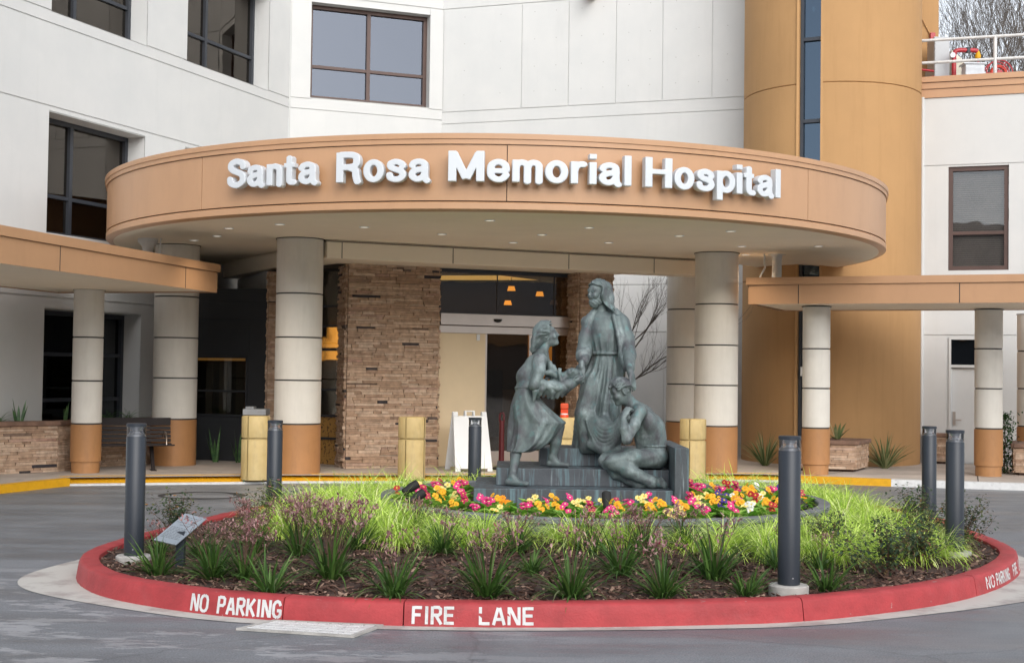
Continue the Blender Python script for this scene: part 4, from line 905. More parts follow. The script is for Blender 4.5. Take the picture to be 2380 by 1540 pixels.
st = thing('bronze_statue', (.75, 13.1, .3), 'green patina bronze statue group of three figures and an infant on a stepped plinth', 'statue')
mb = MB(); pts = [(-.33, 1.488, 12.40, 13.8, .25, .552), (-.13, 1.488, 12.76, 13.8, .5525, .714), (.285, 1.488, 13.16, 13.8, .7145, .885), (1.49, 1.62, 12.35, 13.82, .25, .943)]
pl = [mb.box(*p) for p in pts]; wbuild(mb, 'plinth', m_brzp, st, bevel=.006)
H = .0055
def fgroup(name): 
    return name
# --- standing bearded man
S = Sculpt((.56, 12.60, .84), (1.26, 13.5, 2.62), .006)
hc, hB = (.835, 13.285, 2.405), frame((-.80, -.58, -.12)); head(S, hc, hB, 1.06, ears=False)
S.chain([(.885, 13.33, 2.16), (.855, 13.315, 2.34)], [.066, .055], .03)
S.chain([(.70, 13.12, 1.78), (.672, 13.0, 1.705)], [.036, .030], .02); hand(S, (.668, 12.985, 1.69), (-.12, -.10, -1), (-.25, -1, .1), 1.12, .25, -1)
S.chain([(1.115, 13.05, 1.72), (1.118, 12.80, 1.625)], [.036, .031], .02); hand(S, (1.12, 12.79, 1.615), (.20, -.34, -.92), (.70, -.66, .10), 1.12, .45, 1)
S.chain([(.885, 13.33, 2.18), (.905, 13.33, 2.0), (.91, 13.31, 1.8), (.90, 13.31, 1.65)], [.06, .08, .07, .08], .03); S.chain([(.90, 13.33, 2.12), (.77, 13.32, 2.11), (.725, 13.26, 1.95), (.70, 13.12, 1.78)], [.05, .045, .04, .036], .02); S.chain([(.90, 13.33, 2.12), (1.05, 13.31, 2.10), (1.10, 13.25, 1.92), (1.115, 13.05, 1.72)], [.05, .045, .04, .036], .02)
for x in (.82, .92): S.chain([(.90, 13.31, 1.65), (x, 13.3, 1.3), (x, 13.34, .93)], [.08, .06, .045], .02)
sm = S.mesh('standing_man', m_brz, st); sm.name = 'standing_figure'
S = Sculpt((.68, 13.1, 2.1), (1.1, 13.5, 2.6), .0042)
def strand(n, amp, ph=0): return lambda X, Y, Z, P: amp*np.sin(n*np.arctan2(P[1], P[0])+ph+6*P[2])
def faceclip(P, X, Y, Z): return -np.maximum(np.maximum(-(P[1]-.035), (P[2]-.058)), np.abs(P[0])-.075)*1.0-.0+0*X
B = hB
S.ell(loc(hc, B, (0, -.012, .03)), (.086, .106, .092), B, .01, disp=strand(22, .004), clip=lambda P, X, Y, Z: -np.maximum(-(P[1]-.030), P[2]-.075+.35*np.abs(P[0])))
def strand_chain(S, P_, rads, k, seed, wob=.003):
    rg = np.random.default_rng(seed); Q = catmull(P_, 4, False); R_ = np.interp(np.linspace(0, 1, len(Q)), np.linspace(0, 1, len(rads)), rads); f_ = rg.uniform(0, 6, 3)
    Q = Q+np.stack([wob*np.sin(np.arange(len(Q))*.75+f_[i]) for i in range(3)], 1); S.chain(list(Q), list(R_*rg.uniform(.8, 1.15)), k)
def on(c, B, rad, lat, phi, grow=1.0, off=(0, -.012, .03)):
    return loc(c, B, (off[0]+rad[0]*grow*math.sin(lat), off[1]+rad[1]*grow*math.cos(phi)*math.cos(lat), off[2]+rad[2]*grow*math.sin(phi)*math.cos(lat)))
HR = (.086, .106, .092)
for i in range(17):
    q = i/16; ph = R(38+125*q); P_ = [on(hc, B, HR, -R(l), ph, 1.03) for l in (4, 30, 58, 80)]
    P_ += [loc(hc, B, (-.096, .035-.125*q, -.03)), loc(hc, B, (-.088-.02*math.sin(3*q), .005-.11*q, -.11)), np.array((.985+.035*math.sin(2.2*q), 13.19+.17*q, 2.215-.012*(i % 3)))]
    strand_chain(S, P_, [.0065, .0085, .0092, .0092, .0095, .0095, .004], .0025, i)
for i in range(9):
    q = i/8; ph = R(38+125*q); P_ = [on(hc, B, HR, R(l), ph, 1.03) for l in (4, 30, 58, 80)]+[loc(hc, B, (.092, .03-.11*q, -.04)), loc(hc, B, (.082, 0-.1*q, -.12)), np.array((.80+.05*q, 13.37+.03*q, 2.19))]
    strand_chain(S, P_, [.0065, .0085, .0092, .0092, .0095, .0095, .005], .0025, i+50)
S.chain([loc(hc, B, (0, -.09, .02)), (.935, 13.36, 2.34), (.955, 13.36, 2.23)], [.08, .065, .05], .02)
S.mesh('hair', m_brz, sm)
S = Sculpt((.70, 13.1, 2.2), (.95, 13.4, 2.45), .005)
nb = lambda X, Y, Z, P: .004*np.sin(140*X+60*Z)*np.sin(130*Z+40*Y)
S.ell(loc(hc, B, (0, .055, -.098)), (.058, .052, .058), B, .02, disp=nb, clip=lambda P, X, Y, Z: -(P[1]+.01)*.6-.02); S.ell(loc(hc, B, (.055, .02, -.07)), (.018, .035, .05), B, .02, disp=nb); S.ell(loc(hc, B, (-.055, .02, -.07)), (.018, .035, .05), B, .02, disp=nb)
S.cone(loc(hc, B, (-.03, .097, -.05)), loc(hc, B, (0, .105, -.043)), .007, .008, .006); S.cone(loc(hc, B, (.03, .097, -.05)), loc(hc, B, (0, .105, -.043)), .007, .008, .006)
for i in range(11):
    q = -1+i/5; S.chain([loc(hc, B, (.055*q, .070-.035*q*q, -.060)), loc(hc, B, (.046*q, .088-.035*q*q, -.10)), loc(hc, B, (.026*q+.004*math.sin(5*i), .082-.02*q*q, -.142))], [.010, .013, .007], .006)
S.mesh('beard', m_brz, sm)
S = Sculpt((.52, 12.68, .84), (1.2, 13.62, 2.3), H)
def rfold(a, Z):
    lowf = np.clip((1.80-Z)/.25, 0, 1); upf = np.clip(1-np.abs(Z-1.86)/.14, 0, 1)
    rg_ = lambda q: 1-2*np.abs(np.sin(q/2))
    return lowf*(.12*rg_(12*a+1.6*Z+.6*np.sin(4*Z+2*a))+.06*rg_(21*a-2*Z+1)+.03*np.sin(7*a+4))+upf*(.06*rg_(15*a+5*Z))+np.clip((Z-1.9)/.1, 0, 1)*.012*np.sin(9*a+16*Z)
S.loft([(.862, .825, 13.30, .195, .17), (.95, .835, 13.30, .198, .18), (1.15, .85, 13.28, .20, .19), (1.32, .862, 13.27, .203, .185), (1.55, .895, 13.28, .175, .15), (1.70, .91, 13.29, .145, .125), (1.79, .913, 13.29, .124, .108), (1.83, .912, 13.29, .135, .118), (1.92, .908, 13.29, .150, .13), (2.04, .906, 13.30, .165, .13), (2.12, .905, 13.31, .165, .115), (2.175, .90, 13.32, .125, .095), (2.215, .89, 13.33, .075, .072)], .02, rfold)
for i in range(20):  # cord belt and neckline
    a0, a1 = 2*math.pi*i/20, 2*math.pi*(i+1)/20; E_ = lambda a, rx, ry, cx, cy, z: (cx+rx*math.cos(a), cy+ry*math.sin(a), z)
    S.cone(E_(a0, .130, .114, .913, 13.29, 1.803), E_(a1, .130, .114, .913, 13.29, 1.803), .016, .016, .006)
    S.cone(E_(a0, .084, .078, .888, 13.32, 2.195-.025*math.cos(a0+1.57)*0+.03*math.sin(a0)), E_(a1, .084, .078, .888, 13.32, 2.195+.03*math.sin(a1)), .009, .009, .006)
# bent left knee pushing the cloth, swag drawn to the kneeling man's hands
S.cone((.78, 13.2, 1.5), (.70, 13.12, 1.22), .09, .07, .08)
S.cone((.70, 13.12, 1.22), (.76, 13.15, .92), .07, .10, .08)
for i in range(6):
    q = i/5; P_ = [(.84-.10*q, 13.12, 1.40-.04*q), (.80-.075*q, 13.035, 1.22-.06*q), (.875-.035*q, 12.935, 1.095-.185*q), (.985, 12.86, 1.115-.165*q), (1.07-.012*q, 12.775, 1.235-.095*q)]
    Q = catmull(P_, 8, False); S.chain(list(Q), list(np.interp(np.linspace(0, 1, len(Q)), [0, .22, .55, .85, 1], [.004, .013, .0215, .017, .011])), .0045)
    S.chain(list(Q[12:]+np.array((0, .045, 0))), [.028]*len(Q[12:]), .02)
S.cone((.88, 13.06, 1.08), (1.0, 12.94, 1.02), .12, .08, .06)
S.chain([(.76, 13.0, .93), (.90, 12.93, .875), (1.02, 12.9, .89)], [.04, .045, .04], .04)
S.mesh('robe', m_brz, sm)
S = Sculpt((.52, 12.78, .84), (1.24, 13.6, 2.3), H)
cf = lambda n, A, ph: (lambda X, Y, Z, t: A*np.sin(n*(X*.8+Z*.33-Y*.3)+ph))
S.chain([(1.0, 13.30, 2.20), (1.075, 13.31, 2.10), (1.115, 13.27, 1.95), (1.12, 13.16, 1.80), (1.113, 12.96, 1.665)], [.045, .082, .082, .076, .052], .03, lambda X, Y, Z, t: .011*(1-2*np.abs(np.sin(22*(X*.9+Z*.38-Y*.3)))))
S.chain([(1.03, 13.22, 2.15), (1.075, 13.19, 1.95), (1.13, 13.16, 1.75), (1.158, 13.06, 1.58)], [.03, .030, .028, .02], .025)
S.chain([(.985, 13.20, 2.17), (1.03, 13.17, 1.98), (1.06, 13.15, 1.80), (1.075, 13.10, 1.62)], [.022, .022, .022, .018], .02)
S.chain([(.80, 13.31, 2.20), (.755, 13.31, 2.11), (.72, 13.27, 1.96), (.70, 13.18, 1.81), (.685, 13.05, 1.735)], [.04, .075, .07, .064, .052], .03, lambda X, Y, Z, t: .009*(1-2*np.abs(np.sin(22*(X*.9-Z*.3-Y*.3)))))
for z, r_ in ((1.79, .066), (1.765, .062), (1.745, .055)): S.cone((.66, 13.08, z), (.73, 13.1, z+.03), r_*.70, r_*.62, .012)
S.loft([(.86, .735, 13.44, .135, .10), (1.2, .79, 13.44, .145, .09), (1.6, .90, 13.42, .20, .09), (1.9, .92, 13.40, .21, .09), (2.1, .91, 13.38, .20, .09), (2.18, .90, 13.37, .15, .07)], .02, lambda a, Z: .06*np.sin(11*a+2*Z))
S.cone((.655, 13.38, .88), (.70, 13.36, 1.5), .05, .02, .03, cf(60, .008, 0))
S.mesh('cloak', m_brz, sm)
# --- stepping woman with the infant
S = Sculpt((-.08, 12.5, .54), (.72, 13.2, 2.12), H)
wc, wB = (.335, 12.90, 1.965), frame((.95, -.12, .22)); head(S, wc, wB, .98)
S.chain([(.268, 12.9, 1.77), (.325, 12.9, 1.90)], [.055, .047], .03)
S.chain([(.08, 12.86, 1.02), (.05, 12.80, .84), (.024, 12.70, .635)], [.058, .05, .034], .02); S.cone((-.012, 12.69, .592), (.155, 12.62, .580), .034, .024, .015); S.cone((.024, 12.69, .64), (.06, 12.67, .60), .036, .035, .02)
S.chain([(.455, 12.93, 1.10), (.43, 12.94, .95), (.398, 12.95, .80)], [.058, .05, .034], .02); S.cone((.375, 12.95, .752), (.54, 12.91, .740), .032, .023, .015); S.cone((.398, 12.95, .81), (.43, 12.94, .77), .035, .034, .02)
S.chain([(.235, 12.70, 1.50), (.42, 12.70, 1.47), (.55, 12.76, 1.50)], [.042, .036, .03], .02); hand(S, (.56, 12.77, 1.505), (.9, .15, .35), (.2, -.7, -.7), .95, .35, 1)
S.chain([(.34, 13.0, 1.68), (.325, 12.97, 1.78)], [.035, .028], .02); hand(S, (.325, 12.965, 1.785), (-.05, -.1, 1), (.6, -.7, 0), .85, .9, 1)
S.chain([(.268, 12.9, 1.77), (.21, 12.9, 1.62), (.14, 12.9, 1.45), (.14, 12.9, 1.33)], [.05, .07, .06, .07], .03); S.chain([(.14, 12.9, 1.33), (.08, 12.86, 1.02)], [.07, .058], .02); S.chain([(.14, 12.9, 1.33), (.30, 12.92, 1.22), (.44, 12.93, 1.10)], [.07, .065, .052], .02); S.chain([(.265, 12.86, 1.73), (.255, 12.74, 1.70), (.235, 12.70, 1.50)], [.05, .045, .042], .02); S.chain([(.265, 12.94, 1.73), (.275, 13.03, 1.72), (.34, 13.0, 1.68)], [.05, .04, .035], .02)
wm = S.mesh('mother_figure', m_brz, st)
S = Sculpt((.12, 12.72, 1.72), (.5, 13.1, 2.12), .0042)
hs_ = lambda X, Y, Z, P: .0055*np.sin(105*(Z*.80+X*-.52)+5*Y+1.2*np.sin(18*X))
S.ell(loc(wc, wB, (0, -.02, .03)), (.088, .112, .098), wB, .01, disp=hs_, clip=lambda P, X, Y, Z: -np.maximum(-(P[1]-.045), P[2]-.06))
WR = (.088, .112, .098)
for i in range(19):
    q = i/18; lat = R(-12+112*q); st_ = lambda ff, g: loc(wc, wB, (WR[0]*g*math.sin(lat), ff, .03+WR[2]*g*math.cos(lat)*(1 if ff > -.05 else .9)))
    P_ = [st_(.058-.018*q, .95), st_(.02, 1.04), st_(-.04, 1.05), loc(wc, wB, (.085*math.sin(lat), -.10-.015*math.cos(lat), .03+.05*math.cos(lat)-.03*q)), np.array((.205+.012*math.sin(7*q), 12.885-.05*math.sin(lat), 1.885-.035*q)), np.array((.172+.030*q+.006*(i % 2), 12.895-.045*math.sin(lat), 1.832-.035*math.sin(2.6*q)))]
    strand_chain(S, P_, [.006, .0088, .0098, .0098, .0092, .004], .0025, i+90, .004)
S.chain([loc(wc, wB, (.0, -.05, .0)), (.245, 12.90, 1.90), (.215, 12.9, 1.83)], [.085, .065, .035], .02)
S.mesh('hair', m_brz, wm)
S = Sculpt((-.06, 12.55, 1.3), (.5, 13.2, 1.84), H)
bf = lambda X, Y, Z, t: .008*(1-2*np.abs(np.sin(22*(X*.8-Z*.55)+5*Y)))*np.clip((1.70-Z)/.12, 0, 1)
S.chain([(.130, 12.9, 1.47), (.165, 12.9, 1.56), (.225, 12.9, 1.68)], [.092, .108, .10], .04, bf); S.cone((.14, 12.84, 1.475), (.14, 12.97, 1.475), .070, .070, .03, bf)
S.cone((.265, 12.78, 1.725), (.27, 13.03, 1.74), .062, .062, .04); S.cone((.27, 12.9, 1.74), (.285, 12.9, 1.80), .07, .05, .04)
S.chain([(.265, 12.76, 1.73), (.25, 12.71, 1.62), (.225, 12.69, 1.49)], [.066, .062, .055], .02, bf); S.chain([(.275, 13.03, 1.74), (.32, 13.04, 1.64)], [.06, .045], .02)
S.loft([(1.435, .13, 12.9, .088, .12), (1.47, .13, 12.9, .10, .13)], .015, lambda a, Z: .03*np.sin(12*a))
S.mesh('blouse', m_brz, wm)
S = Sculpt((-.08, 12.66, .84), (.56, 13.12, 1.48), H)
ed = [(1.46, .05, .215), (1.40, .03, .245), (1.30, .0, .33), (1.22, -.008, .415), (1.15, -.012, .50), (1.135, -.012, .505), (1.08, -.014, .468), (1.02, -.016, .43), (.95, -.02, .37), (.90, -.026, .30), (.862, -.034, .20)]
S.loft([(z, (a+b)/2, 12.88, (b-a)/2, .115+.05*min(1, (1.46-z)/.3)) for z, a, b in ed], .02, lambda a, Z: np.clip((1.44-Z)/.3, 0, 1)*(.07*(1-2*np.abs(np.sin(4*a+2.5*Z)))+.022*np.sin(15*a-4*Z)))
S.mesh('skirt', m_brz, wm)
S = Sculpt((.15, 12.55, 1.32), (.72, 13.0, 1.74), .006)
kf = lambda X, Y, Z, t: .006*(1-2*np.abs(np.sin(24*X+12*Z+2*np.sin(9*Z))))
S.chain([(.255, 12.70, 1.52), (.40, 12.72, 1.475), (.52, 12.76, 1.49), (.635, 12.80, 1.555)], [.045, .05, .05, .035], .03, kf)
for i in range(13):
    q = i/12; x = .235+.385*q; zt = np.interp(x, [.235, .40, .52, .64], [1.53, 1.49, 1.50, 1.56]); zb = np.interp(x, [.235, .29, .36, .44, .52, .62], [1.345, 1.405, 1.375, 1.37, 1.40, 1.50])
    yo = 12.68+.11*q+.022*math.sin(i*2.3); S.chain([(x, yo+.02, zt), (x-.012, yo, (zt+zb)/2), (x-.022+.01*math.sin(i*1.7), yo+.012, zb)], [.022, .024, .013], .022)
    S.chain([(x+.015, yo+.08, zt), (x, yo+.08, zb+.03)], [.02, .015], .03)
S.chain([(.36, 12.88, 1.70), (.385, 12.84, 1.60), (.42, 12.8, 1.49)], [.022, .036, .04], .03, kf); S.chain([(.40, 12.86, 1.67), (.43, 12.83, 1.58), (.45, 12.8, 1.50)], [.018, .026, .03], .02)
S.chain([(.60, 12.82, 1.53), (.64, 12.83, 1.565), (.648, 12.84, 1.605)], [.035, .03, .022], .02, kf)
S.mesh('blanket', m_brz, wm)
S = Sculpt((.2, 12.55, 1.45), (.72, 13.0, 1.74), .005)
bc, bB = (.575, 12.815, 1.60), frame((-.45, -.55, .70), (.8, -.1, .35)); head(S, bc, bB, .62)
S.chain([(.525, 12.82, 1.565), (.46, 12.82, 1.565), (.41, 12.82, 1.58)], [.036, .046, .048], .03)
S.chain([(.415, 12.78, 1.585), (.36, 12.745, 1.612), (.305, 12.735, 1.608)], [.034, .028, .022], .015); S.chain([(.305, 12.735, 1.608), (.27, 12.725, 1.65)], [.02, .012], .012)
S.chain([(.41, 12.86, 1.58), (.37, 12.83, 1.60), (.33, 12.80, 1.56)], [.034, .028, .022], .015)
S.chain([(.505, 12.78, 1.57), (.468, 12.745, 1.535), (.452, 12.74, 1.60)], [.022, .02, .016], .012); hand(S, (.452, 12.74, 1.603), (0, -.1, 1), (0, -1, 0), .42, 1.0, 1)
S.mesh('infant', m_brz, wm)
# --- kneeling man
S = Sculpt((.82, 12.45, .50), (1.55, 13.15, 1.58), .006)
kc, kB = (1.03, 12.775, 1.445), frame((-.90, -.22, -.38)); head(S, kc, kB, 1.04)
S.chain([(1.16, 12.84, 1.29), (1.075, 12.80, 1.395)], [.068, .058], .04)
S.chain([(1.37, 12.88, .90), (1.355, 12.88, 1.0), (1.325, 12.87, 1.10), (1.25, 12.86, 1.22)], [.098, .105, .118, .098], .06); S.chain([(1.28, 12.88, .90), (1.27, 12.87, 1.0), (1.22, 12.86, 1.12)], [.09, .085, .08], .05)
S.cone((1.205, 12.74, 1.265), (1.195, 12.97, 1.262), .068, .068, .05)
S.ell((1.30, 12.76, 1.17), (.06, .05, .09), None, .05)
for z in (1.02, 1.06, 1.10): S.cone((1.24, 12.775, z), (1.37, 12.785, z+.03), .010, .010, .03)
S.chain([(1.20, 12.705, 1.255), (1.145, 12.64, 1.13), (1.075, 12.60, 1.0)], [.060, .050, .042], .025); S.chain([(1.075, 12.60, 1.0), (1.05, 12.605, 1.10), (1.042, 12.63, 1.195)], [.044, .042, .03], .02)
hand(S, (1.045, 12.635, 1.20), (.30, .05, .75), (-.6, -.6, .4), .98, 1.15, 1)
S.chain([(1.19, 12.99, 1.25), (1.13, 12.95, 1.1), (1.10, 12.86, 1.03)], [.058, .048, .04], .02); S.chain([(1.10, 12.86, 1.03), (1.075, 12.75, 1.15)], [.04, .03], .02); hand(S, (1.08, 12.74, 1.17), (.1, -.2, .9), (-.8, -.4, .2), .98, 1.1, -1)

km = S.mesh('kneeling_figure', m_brz, st)
S = Sculpt((.88, 12.62, 1.38), (1.2, 12.95, 1.6), .004)
kh = lambda X, Y, Z, P: .005*np.sin(100*(Z*.85+X*.35)+8*Y+1.5*np.sin(20*X))
S.ell(loc(kc, kB, (0, -.02, .035)), (.082, .104, .088), kB, .01, disp=kh, clip=lambda P, X, Y, Z: -np.maximum(np.minimum(-(P[1]-.02), 1), P[2]-.040)*1.0)
KR = (.082, .104, .088)
for i in range(17):
    q = i/16; lat = -R(-40+128*q); P_ = [loc(kc, kB, (KR[0]*g*math.sin(lat), ff, .035+KR[2]*g*math.cos(lat)*hh)) for ff, g, hh in ((.078-.03*q, .93, .80), (.035, 1.02, .98), (-.03, 1.04, 1.0), (-.085, .86, .62), (-.105, .6, -.1))]
    strand_chain(S, P_, [.006, .0085, .009, .009, .006], .0025, i+130, .003)
S.chain([loc(kc, kB, (-.01, .078, .085)), loc(kc, kB, (-.02, .098, .078)), loc(kc, kB, (-.02, .106, .062))], [.016, .014, .008], .006)
S.mesh('hair', m_brz, km)
S = Sculpt((.78, 12.5, .50), (1.55, 13.12, 1.0), H)
tf = lambda X, Y, Z, t: .0032*(1-2*np.abs(np.sin(34*(X*.75+Z*.5)+6*Y)))*np.clip(1-np.abs(t-.95)/.45, 0, 1)+.0022*np.sin(80*(X*.3-Z*.8)+3)
S.ell((1.385, 12.88, .83), (.105, .155, .115), None, .04); S.loft([(.86, 1.345, 12.88, .115, .14), (.945, 1.345, 12.88, .108, .13)], .02, lambda a, Z: .01*np.sin(14*a))
S.chain([(1.37, 12.79, .82), (1.15, 12.70, .825), (.945, 12.665, .79)], [.098, .085, .068], .03, tf); S.chain([(.945, 12.665, .785), (1.10, 12.64, .71), (1.29, 12.615, .625)], [.068, .066, .052], .03, tf)
S.chain([(1.36, 12.96, .82), (1.10, 12.90, .83), (.90, 12.84, .795)], [.09, .08, .066], .03, tf); S.chain([(.90, 12.83, .79), (1.0, 12.76, .69), (1.18, 12.70, .60)], [.066, .064, .050], .03, tf)
S.cone((1.255, 12.62, .640), (1.318, 12.612, .613), .052, .062, .01); S.cone((1.14, 12.715, .62), (1.195, 12.695, .592), .050, .058, .01)
for i in range(18):
    a0, a1 = 2*math.pi*i/18, 2*math.pi*(i+1)/18; S.cone((1.345+.115*math.cos(a0), 12.88+.137*math.sin(a0), .935), (1.345+.115*math.cos(a1), 12.88+.137*math.sin(a1), .935), .012, .012, .004)
S.mesh('trousers', m_brz, km)
S = Sculpt((1.1, 12.5, .5), (1.55, 12.85, .75), .0055)
S.chain([(1.30, 12.615, .62), (1.36, 12.615, .61), (1.425, 12.625, .585)], [.04, .046, .030], .02); S.cone((1.40, 12.62, .63), (1.432, 12.625, .575), .026, .028, .015)
S.ell((1.235, 12.675, .583), (.065, .035, .034), frame((.2, 1, 0)), .015); S.ell((1.20, 12.70, .585), (.04, .05, .034), None, .02)
S.mesh('shoes', m_brz, km)
# ------------------------------------------------------------------ planting bed
def sstep(x): x = min(1, max(0, x)); return x*x*(3-2*x)
def bed_z(x, y):
    d = float(np.min(np.hypot(oc[:, 0]-x, oc[:, 1]-y))); return .115+.17*sstep((d-.2)/2.3)
def bed_in(x, y, m=.22):
    i = int(np.argmin(np.hypot(oc[:, 0]-x, oc[:, 1]-y))); p = oc[i]; d = oc[(i+4) % len(oc)]-oc[(i-3) % len(oc)]; d = d/np.linalg.norm(d)
    return (np.array([x, y])-p)@np.array([-d[1], d[0]]) > m
mb = MB(); NA, NR = 160, 22; c0 = np.array((.7, 12.9)); ring_ = []
for i in range(NA):
    p, d, inn = kerb_at(PER*i/NA); ring_.append(p+inn*.16)
for j in range(NR+1):
    for i in range(NA):
        q = ring_[i]*(1-j/NR)+c0*(j/NR); mb.v.append((q[0], q[1], bed_z(*q)+rng.normal(0, .006)))
for j in range(NR):
    for i in range(NA): i2 = (i+1) % NA; mb.f.append((j*NA+i, j*NA+i2, (j+1)*NA+i2, (j+1)*NA+i)); mb.m.append(0)
prop(mb.build('planting_bed', m_soil, smooth=180), kind='structure')
mb = MB(); RX, RY, RR = .88, 13.1, 2.14; n_c = 0
while n_c < 9000:
    x, y = rng.uniform(-3.3, 4.6), rng.uniform(8.7, 14.5)
    if rng.random() > (1.0 if y < 10.4 else .45) or not bed_in(x, y, .175) or math.hypot(x-RX, y-RY) < RR+.05: continue
    z = bed_z(x, y)+rng.uniform(.002, .018); L, W_ = rng.uniform(.010, .032), rng.uniform(.005, .012); a = rng.uniform(0, 6.28); tz = rng.normal(0, .35); 
    ax = np.array((math.cos(a), math.sin(a), tz))*L; bx = np.array((-math.sin(a), math.cos(a), rng.normal(0, .35)))*W_; c = np.array((x, y, z)); up = np.array((0, 0, .004))
    P8 = [c-ax-bx, c+ax-bx*.7, c+ax+bx*.7, c-ax+bx]; n = len(mb.v); mb.v += [tuple(p) for p in P8]+[tuple(p+up) for p in P8]
    for q in ((4, 5, 6, 7), (0, 1, 5, 4), (1, 2, 6, 5), (2, 3, 7, 6), (3, 0, 4, 7)): mb.f.append(tuple(n+k for k in q)); mb.m.append(0)
    n_c += 1
prop(mb.build('bark_mulch', m_chip), 'dark brown bark chip mulch covering the planting bed', 'mulch', kind='stuff')
# raised round flower bed
t = thing('flower_bed', (RX, RY, .1), 'low round slate grey bed wall around the statue, filled with primroses', 'flower bed')
mb = MB(); mb.lathe([(RR-.02, .02), (RR-.02, .285), (RR, .29), (RR, .325), (RR-.01, .335), (RR-.10, .335), (RR-.11, .325), (RR-.11, .2)], n=96, cap=False); mb.build('edging', mat('slate_edge', (.17, .18, .185), .6, .2, 5, .1, 80), t, smooth=40)
mb = MB(); mb.lathe([(RR-.105, .255), (.01, .29)], n=64, cap=False); mb.build('soil', m_soil, t)
# ------------------------------------------------------------------ plants
def blade(mb, p, az, el, L, w, droop, seg=5, m=0, twist=0.0):
    d = np.array((math.cos(az)*math.cos(el), math.sin(az)*math.cos(el), math.sin(el))); sd = np.array((-math.sin(az+twist), math.cos(az+twist), 0)); q = np.array(p, float); n = len(mb.v); e = el
    for i in range(seg+1):
        t = i/seg; ww = w*(.75+.5*t if t < .4 else .95*(1-((t-.4)/.6)**1.6)+.02)
        mb.v += [tuple(q-sd*ww*.5), tuple(q+sd*ww*.5)]
        e -= droop/seg*(.4+1.2*t); q = q+np.array((math.cos(az)*math.cos(e), math.sin(az)*math.cos(e), math.sin(e)))*L/seg
    for i in range(seg): mb.f.append((n+2*i, n+2*i+1, n+2*i+3, n+2*i+2)); mb.m.append(m)
g_paw = leaf_mat('paw_leaf', [(0, (.03, .07, .016)), (.5, (.07, .155, .03)), (.88, (.13, .235, .055)), (.93, (.16, .17, .09)), (1, (.20, .15, .08))])
g_paw2 = leaf_mat('paw_flower', [(0, (.20, .09, .09)), (.45, (.40, .22, .22)), (.85, (.55, .37, .33)), (1, (.32, .05, .08))], .8)
g_stem = mat('paw_stem', (.13, .075, .05), .8)
g_sedge = leaf_mat('sedge_leaf', [(0, (.22, .40, .03)), (.3, (.45, .66, .07)), (.65, (.70, .88, .18)), (.9, (.86, .94, .42)), (1, (.80, .74, .42))], .5, .22)
g_rose = leaf_mat('rose_leaf', [(0, (.035, .065, .035)), (.5, (.07, .115, .06)), (.85, (.12, .15, .06)), (1, (.22, .12, .06))])
g_prim = leaf_mat('primrose_leaf', [(0, (.14, .34, .035)), (.6, (.27, .55, .07)), (1, (.42, .66, .14))], .45, .25)
def paw(name, nl, ns, hl, hs, seed):
    rg = np.random.default_rng(seed); t = thing(name, (0, 0, -5), 'x', 'plant'); mb = MB()
    for i in range(nl):
        az = rg.uniform(0, 6.28); rr = rg.uniform(0, .05); el = R(rg.uniform(30, 88)); blade(mb, (rr*math.cos(az), rr*math.sin(az), -.01), az+rg.normal(0, .4), el, hl*rg.uniform(.4, 1.15), rg.uniform(.010, .019), rg.uniform(.2, 1.7), 5, twist=rg.normal(0, .5))
    mb.build('foliage', g_paw, t, smooth=180)
    if ns:
        mb = MB(); mf = MB()
        for i in range(ns):
            az = rg.uniform(0, 6.28); el = R(rg.uniform(58, 88)); L = hs*rg.uniform(.7, 1.1); p0 = np.array((0, 0, 0.)); d = np.array((math.cos(az)*math.cos(el), math.sin(az)*math.cos(el), math.sin(el))); p1 = d*L*.6; p2 = d*L+np.array((math.cos(az), math.sin(az), 0))*.03
            mb.tube([p0, p1, p2], [.003, .0025, .0015], 4)
            heads = [p2]
            for b in range(rg.integers(1, 4)):
                s = p1+(p2-p1)*rg.uniform(.1, .8); e = s+np.array((rg.normal(0, .05), rg.normal(0, .05), rg.uniform(.03, .09))); mb.tube([s, e], [.002, .0012], 3); heads.append(e)
            for h in heads:
                for k in range(rg.integers(5, 9)):
                    a2 = rg.uniform(0, 6.28); blade(mf, h+rg.normal(0, .010, 3), a2, rg.uniform(-.5, 1.0), rg.uniform(.026, .045), rg.uniform(.010, .016), rg.uniform(-1.2, 1.6), 3)
        mb.build('flower_stalk', g_stem, t); mf.build('flower_cluster', g_paw2, t)
    return t
def sedge(name, n, L, seed):
    rg = np.random.default_rng(seed); t = thing(name, (0, 0, -5), 'x', 'grass tuft'); mb = MB()
    for i in range(n):
        az = rg.uniform(0, 6.28); rr = rg.uniform(0, .07); el = R(rg.uniform(35, 86)); up = rg.random() < .035
        blade(mb, (rr*math.cos(az), rr*math.sin(az), 0), az, el, L*rg.uniform(.55, 1.1)*(1.0 if up else 1), rg.uniform(.0055, .0105), .7 if up else rg.uniform(1.7, 3.0), 6, twist=rg.normal(0, .4))
    mb.build('foliage', g_sedge, t, smooth=180); return t
def oval(mb, c, d, up, L, W, m=0, cup=.15):
    d = nrm(d); s = nrm(np.cross(d, up)); u_ = np.cross(s, d); c = np.array(c, float); n = len(mb.v)
    for (a, b, h) in ((0, 0, 0), (.3, -.42, cup), (.7, -.46, cup*.8), (1, 0, -.1), (.7, .46, cup*.8), (.3, .42, cup)): mb.v.append(tuple(c+d*a*L+s*b*W+u_*h*W))
    mb.f += [(n, n+1, n+2, n+3), (n, n+3, n+4, n+5)]; mb.m += [m, m]
